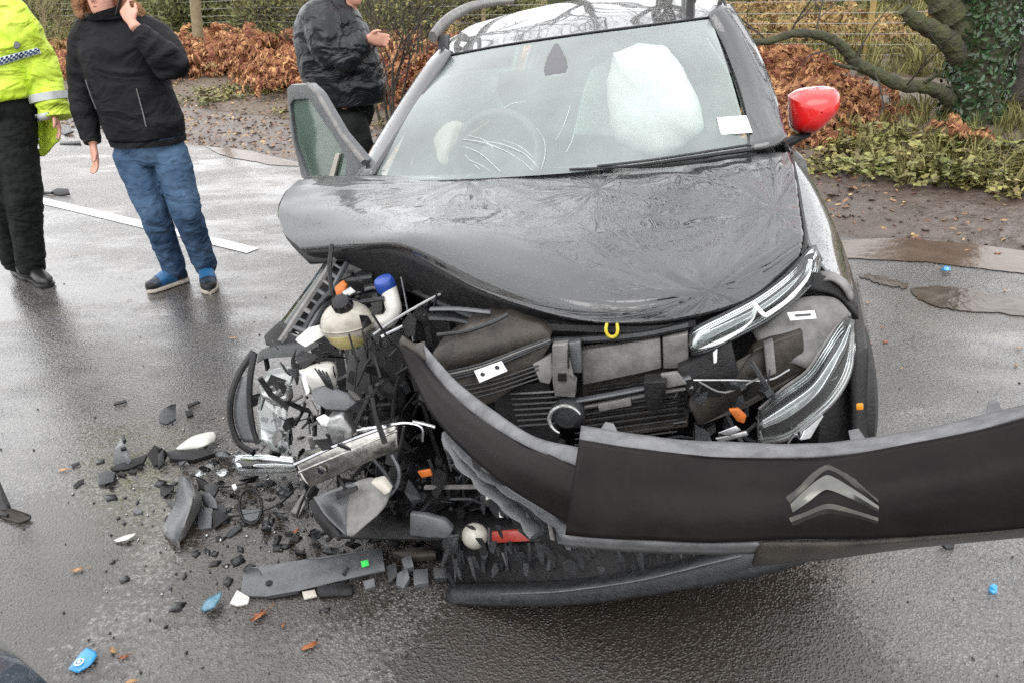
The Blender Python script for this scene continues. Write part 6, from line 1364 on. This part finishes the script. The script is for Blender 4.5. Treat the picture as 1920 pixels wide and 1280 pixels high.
anL, anR = Vector((footL[0].x, footL[0].y, .09)).lerp(Vector((footL[1].x, footL[1].y, .09)), .2), Vector((footR[0].x, footR[0].y, .09)).lerp(Vector((footR[1].x, footR[1].y, .09)), .2)
hiL, knL = W(250, 292), W(290, 402, -.04); hiR, knR = W(318, 288), W(350, 398, -.04)
for a, b, c in ((hiL, knL, anL), (hiR, knR, anR)): g.tube([hp, a, b, c, c-U*.04], [.06, .06, .045, .04, .035], 10)
wm = voxel('person', g, .0065, SKIN, None, 3, origin=Vector((anL.x, anL.y, 0)).lerp(Vector((anR.x, anR.y, 0)), .5)); props(wm, 'person in a black jacket and blue jeans holding a phone to the ear', 'person')
face_marks(hdc, s_, f_, wm)
# hair
g = G(); g.rings([(hdc+U*.135-f_*.01, s_*.02, f_*.02), (hdc+U*.118-f_*.012, s_*.062, f_*.07), (hdc+U*.075-f_*.022, s_*.088, f_*.098), (hdc+U*.02-f_*.045, s_*.093, f_*.075), (hdc-U*.05-f_*.055, s_*.093, f_*.06), (hdc-U*.12-f_*.055, s_*.098, f_*.05), (hdc-U*.17-f_*.05, s_*.09, f_*.035)], 22)
for q in (-1, 1): g.tube([hdc+U*.09+s_*q*.05+f_*.03, hdc+U*.02+s_*q*.085+f_*.02, hdc-U*.06+s_*q*.09+f_*.0, hdc-U*.14+s_*q*.098], [.025, .028, .03, .018], 8)
voxel('hair', g, .007, HAIR, wm, 2, lambda p, n: .006*noise.noise(Vector((p.x*60, p.y*60, p.z*9))))
# jeans
def jeans(par, hp, legs, r, mat, amp=.010, cuff=.0, seed=0):
    g = G(); g.rings([(hp-U*.13, Vector((r[0]*.72,0,0)), Vector((0,r[0]*.5,0))), (hp-U*.02, Vector((r[0],0,0)), Vector((0,r[0]*.72,0))), (hp+U*.07, Vector((r[0]*.93,0,0)), Vector((0,r[0]*.66,0))), (hp+U*.12, Vector((r[0]*.86,0,0)), Vector((0,r[0]*.62,0)))], 20)
    for a, b, c in legs:
        P = spline([hp.lerp(a, .55)-U*.02, a, a.lerp(b, .5), b, b.lerp(c, .5), c-U*.02], 20); R0 = [r[1]*1.0, r[1], r[1]*.9, r[2], r[3], r[4]]
        g.tube(P, [float(np.interp(i/20*5, range(6), R0)) for i in range(21)], 16)
    def dsp(p, n):
        kn = min((p-l[1]).length for l in legs); an = min(abs(p.z-l[2].z-.05) for l in legs); e = 1+1.5*math.exp(-(kn/.12)**2)+1.2*math.exp(-(an/.08)**2)
        q = Vector((p.x*8+seed, p.y*8, p.z*13+p.x*11)); return amp*e*(.5-abs(noise.noise(q+Vector((0, 0, 2*noise.noise(p*6))))))*.9+amp*.4*noise.noise(p*28)
    return voxel('trousers' if mat is TROU else 'jeans', g, .008, mat, par, 3, dsp)
jn = jeans(wm, hp, ((hiL, knL, anL+U*.01), (hiR, knR, anR+U*.01)), (.185, .104, .080, .074, .062), JEAN, .010)
# jacket
def tor(g, L, pw=2.3):
    g.rings([(c, Vector((a, 0, 0)), Vector((0, b, 0))) for c, a, b in L], 24, pw)
g = G(); tor(g, [(W(276, 256), .205, .145), (W(268, 225), .215, .155), (W(250, 180), .205, .15), (W(236, 130), .215, .15), (W(228, 92), .215, .145), (W(222, 66), .20, .12), (W(212, 46), .13, .10), (W(204, 34), .085, .085), (W(199, 26), .078, .080)])
g.tube(spline([W(205, 66), shL, W(158, 110, .02), elL, W(160, 210, 0), W(171, 262, -.04)], 18), [.10]*4+[.082]*6+[.072]*5+[.062]*2+[.052]*2, 14)
g.tube(spline([W(250, 68), shR, W(312, 100, -.05), elR], 14), [.10]*4+[.092]*6+[.09]*5, 14); g.tube(spline([elR, W(300, 98, -.17), W(262, 62, -.2)], 12), [.09]*3+[.080]*4+[.066]*3+[.055]*3, 14)
jk = voxel('jacket', g, .0085, JKT, wm, 6, folds(.008, (5, 5, 9), 3))
# cuffs, hem, zip, fur edged collar
for a, b, r in ((W(169, 252, -.03), W(174, 268, -.05), .046), (W(270, 68, -.2), W(258, 56, -.2), .048)): G().tube([a, a.lerp(b, .5), b], [r, r*1.05, r*.95], 16).go('cuff', JKT, jk)
G().rings([(W(277, 258), Vector((.206,0,0)), Vector((0,.148,0))), (W(279, 268), Vector((.200,0,0)), Vector((0,.145,0)))], 26, 2.3).go('hem', JKT, jk)
def front(px, py, y0=-.5):    # nearest front point of the jacket seen through this sight line
    r = ray(px, py).normalized(); best = None; M_ = wloc(jk)
    for v in _jv:
        w = v-CAMP; t = w.dot(r); d = (w-r*t).length
        if d < .012 and (best is None or t < best): best = t
    return CAMP+r*((best or 4.4)-.004)
_o = wloc(jk); _jv = [v.co+_o for v in jk.data.vertices]
G().tube([front(x, y) for x, y in ((256,166),(262,190),(268,212),(274,238))], .0035, 5).go('zip', SCUFF, jk)
G().tube([front(x, y) for x, y in ((160,150),(170,180),(180,205))], .003, 5).go('piping', GRY, jk)
g = G(); g.tube(spline([W(148, -14, -.04), W(147, 4, -.06), W(148, 20, -.07), W(154, 34, -.10)], 12), [.034, .036, .036, .036, .034, .034, .032, .03, .028, .026, .022, .02, .018], 10)
g.tube(spline([W(212, -2, .10), W(240, 8, .03), W(262, 24, .0), W(262, 42, -.02)], 12), [.035]*8+[.03, .028, .025, .022, .02], 10)
voxel('fur_collar', g, .008, FUR, wm, 1, lambda p, n: .008*noise.noise(p*70))
G().rings([(W(199, 36, -.06), Vector((.085,0,0)), Vector((0,.07,0))), (W(194, 22, -.07), Vector((.08,0,.02)), Vector((0,.07,0)))], 18).go('neck_collar', JKT, jk)
ph = thing('mobile_phone', W(226, -4, -.14), 'dark phone held against the cheek of the woman in jeans', 'phone')
g = G(); g.box(W(226, 2, -.13), (.012, .07, .14), Euler((.25, .5, .3)).to_matrix()); g.go('case', BLK, ph, True, .004); g = G(); g.box(W(226, 2, -.13)+Vector((-.0075, 0, 0)), (.001, .06, .125), Euler((.25, .5, .3)).to_matrix()); g.go('screen', DGLASS, ph)
for (h_, t_) in (footL, footR): shoe(wm, h_-(t_-h_).normalized()*.02, t_+(t_-h_).normalized()*.015, .054, SHOEB, SOLE, LACE)

# --- man in the shiny jacket, turned to the right
Y0 = 5.35
ftp = [Vector((W(655, 200).x-.06, Y0, 0)), Vector((W(655, 200).x+.10, Y0-.12, 0))]
hdc = W(650, -26, 0); g = G(); s_, f_ = head(g, hdc, Vector((1, -.25, -.45)))
g.rings([(hdc-U*.22-f_*.04, Vector((.07,0,0)), Vector((0,.07,0))), (hdc-U*.13-f_*.015, Vector((.062,0,0)), Vector((0,.062,0))), (hdc-U*.05, Vector((.058,0,0)), Vector((0,.058,0)))], 14)
ch, wa, hp = W(622, 70), W(640, 140), W(652, 205)
g.rings([(hp, Vector((.14,0,0)), Vector((0,.13,0))), (wa, Vector((.17,0,0)), Vector((0,.14,0))), (ch, Vector((.15,0,0)), Vector((0,.15,0))), (W(616, 25), Vector((.10,0,0)), Vector((0,.14,0)))], 16)
sh, el, wr = W(604, 42, -.18), W(634, 112, -.24), W(688, 74, -.24)
g.tube([ch, sh, el, wr], [.06, .055, .045, .03], 10); sh2, el2, wr2 = W(612, 42, .18), W(646, 112, .22), W(700, 80, .05)
g.tube([ch, sh2, el2, wr2], [.06, .055, .045, .03], 10)
hand(g, W(690, 74, -.24), Vector((1, .15, -.08)), Vector((.2, -.1, 1)), .8, 1.02); hand(g, W(702, 80, .0), Vector((.8, -.5, .1)), Vector((.1, -.2, 1)), .9, 1.0)
legs = []
for i, f in enumerate(ftp):
    hi = hp+Vector((-.03+.06*i, .08-.17*i, -.10)); kn = Vector((hi.x*.5+f.x*.5+.02, hi.y*.5+f.y*.5, .47)); an = Vector((f.x, f.y, .09)); legs.append((hi, kn, an)); g.tube([hp, hi, kn, an, an-U*.04], [.09, .08, .055, .04, .035], 10)
mn = voxel('person', g, .0075, SKIN, None, 3, origin=Vector((ftp[0]+ftp[1])/2)); props(mn, 'person in a shiny black jacket standing side on behind the open car door', 'person'); face_marks(hdc, s_, f_, mn)
g = G(); g.rings([(hdc+U*.130-f_*.01, s_*.02, f_*.02), (hdc+U*.112-f_*.014, s_*.058, f_*.068), (hdc+U*.07-f_*.022, s_*.082, f_*.095), (hdc+U*.01-f_*.045, s_*.082, f_*.068), (hdc-U*.05-f_*.055, s_*.07, f_*.045)], 20); voxel('hair', g, .008, HAIRD, mn, 2)
jeans(mn, hp+U*.0, legs, (.185, .115, .10, .095, .085), TROU, .008, seed=8)
g = G(); tor(g, [(W(657, 192), .235, .20), (W(650, 165), .265, .22), (W(640, 130), .275, .225), (W(630, 90), .262, .22), (W(620, 55), .235, .215), (W(614, 26), .195, .19), (W(615, 8), .14, .14), (W(624, -4), .10, .10)], 2.4)
g.tube(spline([W(604, 35, -.05), sh, W(612, 80, -.24), el], 14), [.125]*6+[.115]*9, 14); g.tube(spline([el, W(660, 92, -.26), W(684, 76, -.25)], 10), [.115]*3+[.10]*3+[.082]*3+[.070]*2, 14)
g.tube(spline([W(620, 45, .05), sh2, el2], 10), [.10]*11, 12); g.tube([el2, wr2-Vector((.03, 0, 0))], [.09, .065], 12)
jk2 = voxel('jacket', g, .009, JKT2, mn, 3, folds(.012, (4, 4, 9), 11))
G().tube([W(683, 77, -.25), W(690, 74, -.25)], [.066, .06], 14).go('cuff', JKT2, jk2)
G().rings([(W(622, 6), Vector((.115,0,0)), Vector((0,.12,0))), (W(632, -10), Vector((.10,0,.02)), Vector((0,.10,0)))], 18).go('neck_collar', JKT2, jk2)
for f in ftp: shoe(mn, f-Vector((.07, 0, 0)), f+Vector((.22, -.02, 0)), .05, SHOEK, BLK)

# --- officer in the fluorescent jacket
Y0 = 4.50
ff = [(PZ(30, 510), PZ(60, 524)), (PZ(60, 522), PZ(98, 542))]
ff = [(a, a+(b-a).normalized()*.29) for a, b in ff]
hdc = W(-38, -70); g = G(); s_, f_ = head(g, hdc, Vector((-.3, -1, -.1)))
g.rings([(hdc-U*.22, Vector((.07,0,0)), Vector((0,.07,0))), (hdc-U*.13, Vector((.06,0,0)), Vector((0,.06,0))), (hdc-U*.05, Vector((.055,0,0)), Vector((0,.055,0)))], 14)
ch, wa, hp = W(-25, 50), W(-15, 120), W(0, 195)
g.rings([(hp, Vector((.16,0,0)), Vector((0,.11,0))), (wa, Vector((.15,0,0)), Vector((0,.10,0))), (ch, Vector((.18,0,0)), Vector((0,.11,0))), (W(-30, 10), Vector((.14,0,0)), Vector((0,.08,0)))], 16)
shR, elR, wrR = W(22, 35), W(68, 118, .05), W(98, 205, -.02); shL, elL, wrL = W(-85, 35), W(-125, 110, 0), W(-90, 150, -.2)
g.tube([ch, shR, elR, wrR], [.06, .05, .042, .028], 10); g.tube([ch, shL, elL, wrL], [.06, .05, .042, .028], 10)
hand(g, W(100, 212, -.02), Vector((.15, -.1, -1)), Vector((.5, -.8, 0)), .5); hand(g, wrL, Vector((.6, -.5, .3)), Vector((.1, .2, 1)), .7)
legs = [((W(-22, 225)), W(8, 365, .0), Vector((ff[0][0].x, ff[0][0].y, .09))+(ff[0][1]-ff[0][0])*.2), (W(25, 225), W(44, 365, -.03), Vector((ff[1][0].x, ff[1][0].y, .09))+(ff[1][1]-ff[1][0])*.2)]
for a, b, c in legs: g.tube([hp, a, b, c, c-U*.04], [.09, .08, .055, .04, .035], 10)
of = voxel('person', g, .0075, SKIN, None, 3, origin=Vector((ff[0][0]+ff[1][0])/2)); props(of, 'police officer in a fluorescent yellow jacket and black trousers at the left edge', 'person'); face_marks(hdc, s_, f_, of)
g = G(); g.rings([(hdc+U*.130-f_*.01, s_*.02, f_*.02), (hdc+U*.112-f_*.014, s_*.06, f_*.068), (hdc+U*.07-f_*.022, s_*.083, f_*.095), (hdc+U*.01-f_*.045, s_*.083, f_*.068)], 20); voxel('hair', g, .008, HAIRD, of, 2)
jeans(of, hp, legs, (.195, .115, .098, .085, .075), TROU, .012, seed=5)
g = G(); tor(g, [(W(0, 180), .215, .17), (W(-6, 150), .215, .17), (W(-14, 110), .215, .165), (W(-22, 60), .22, .16), (W(-28, 20), .20, .13), (W(-30, -5), .12, .10), (W(-32, -22), .09, .09)], 2.4)
g.tube(spline([W(-5, 30), shR, W(46, 75, .03), elR, W(86, 160, .02), W(106, 222, -.02)], 20), [.11]*5+[.105]*6+[.095]*5+[.082]*5, 16)
g.tube(spline([W(-60, 30), shL, elL, wrL], 14), [.10]*5+[.09]*6+[.07]*4, 14)
# tail of the open jacket hanging behind
tl = [[W(22, 120, .08), W(45, 130, .10), W(62, 145, .08)], [W(38, 175, .06), W(62, 190, .12), W(86, 200, .06)], [W(54, 232, .05), W(80, 238, .13), W(104, 238, .05)], [W(66, 288, .05), W(80, 292, .10), W(108, 264, .05)]]
Vt, Ft = patch(tl, 14, 20); nb = len(Vt); g.add(Vt+[v+Vector((0, .03, 0)) for v in Vt], Ft+[tuple(i+nb for i in f[::-1]) for f in Ft]+
  [(j*15, (j+1)*15, (j+1)*15+nb, j*15+nb) for j in range(20)]+[(j*15+14, j*15+14+nb, (j+1)*15+14+nb, (j+1)*15+14) for j in range(20)]+[(i, i+nb, i+1+nb, i+1) for i in range(14)]+[(20*15+i, 20*15+i+1, 20*15+i+1+nb, 20*15+i+nb) for i in range(14)])
jk3 = voxel('jacket', g, .009, HIVIS, of, 3, folds(.020, (4, 4, 6), 21))
_o = wloc(jk3); _jv = [v.co+_o for v in jk3.data.vertices]
def frontq(px, py, off=.004):
    r = ray(px, py).normalized(); best = None
    for v in _jv:
        w = v-CAMP; t = w.dot(r)
        if (w-r*t).length < .013 and (best is None or t < best): best = t
    return CAMP+r*((best or 4.75)-off)
def strip(name, top, bot, mat, n, par, off=.006):
    A = [frontq(top[0]+(top[2]-top[0])*i/n, top[1]+(top[3]-top[1])*i/n, off) for i in range(n+1)]; B = [frontq(bot[0]+(bot[2]-bot[0])*i/n, bot[1]+(bot[3]-bot[1])*i/n, off) for i in range(n+1)]
    V = A+B+[p+Vector((0, .012, 0)) for p in A+B]; m = n+1
    F = [(i, i+1, m+i+1, m+i) for i in range(n)]+[(2*m+i, 3*m+i, 3*m+i+1, 2*m+i+1) for i in range(n)]+[(i, 2*m+i, 2*m+i+1, i+1) for i in range(n)]+[(m+i, m+i+1, 3*m+i+1, 3*m+i) for i in range(n)]
    return mk(name, V, F, mat, par)
G().tube([W(90, 176, .016), W(92.5, 183, .013), W(95, 190, .010)], [.109, .108, .107], 22).go('reflective_band', BAND, jk3); strip('reflective_band', (62, 216, 90, 211), (64, 229, 93, 224), BAND, 5, jk3)
bd = strip('check_band', (-8, 110, 70, 90), (-8, 126, 75, 101), WCHK, 16, jk3)
for i in range(18):
    for j in range(3):
        if (i+j) % 2: continue
        x0 = -8+4.5*i; x1 = x0+4.5; f = lambda x, j_: ((110-(x+8)*.256)+(16-(x+8)*.06)*(.06+.29*j_))
        P = [frontq(x0, f(x0, j), .009), frontq(x1, f(x1, j), .009), frontq(x1, f(x1, j+1), .009), frontq(x0, f(x0, j+1), .009)]
        G().slab(P, Vector((0, .006, 0))).go('check', NAVY, bd, False)
G().lathe(frontq(30, 85, .004)+Vector((0, .004, 0)), (0.2, -1, .3), [(.020, 0), (.018, .003), (.004, .004)], 16).go('round_badge', GRY, jk3)
for (h_, t_) in ff: shoe(of, h_, t_, .052, SHOEK, BLK)
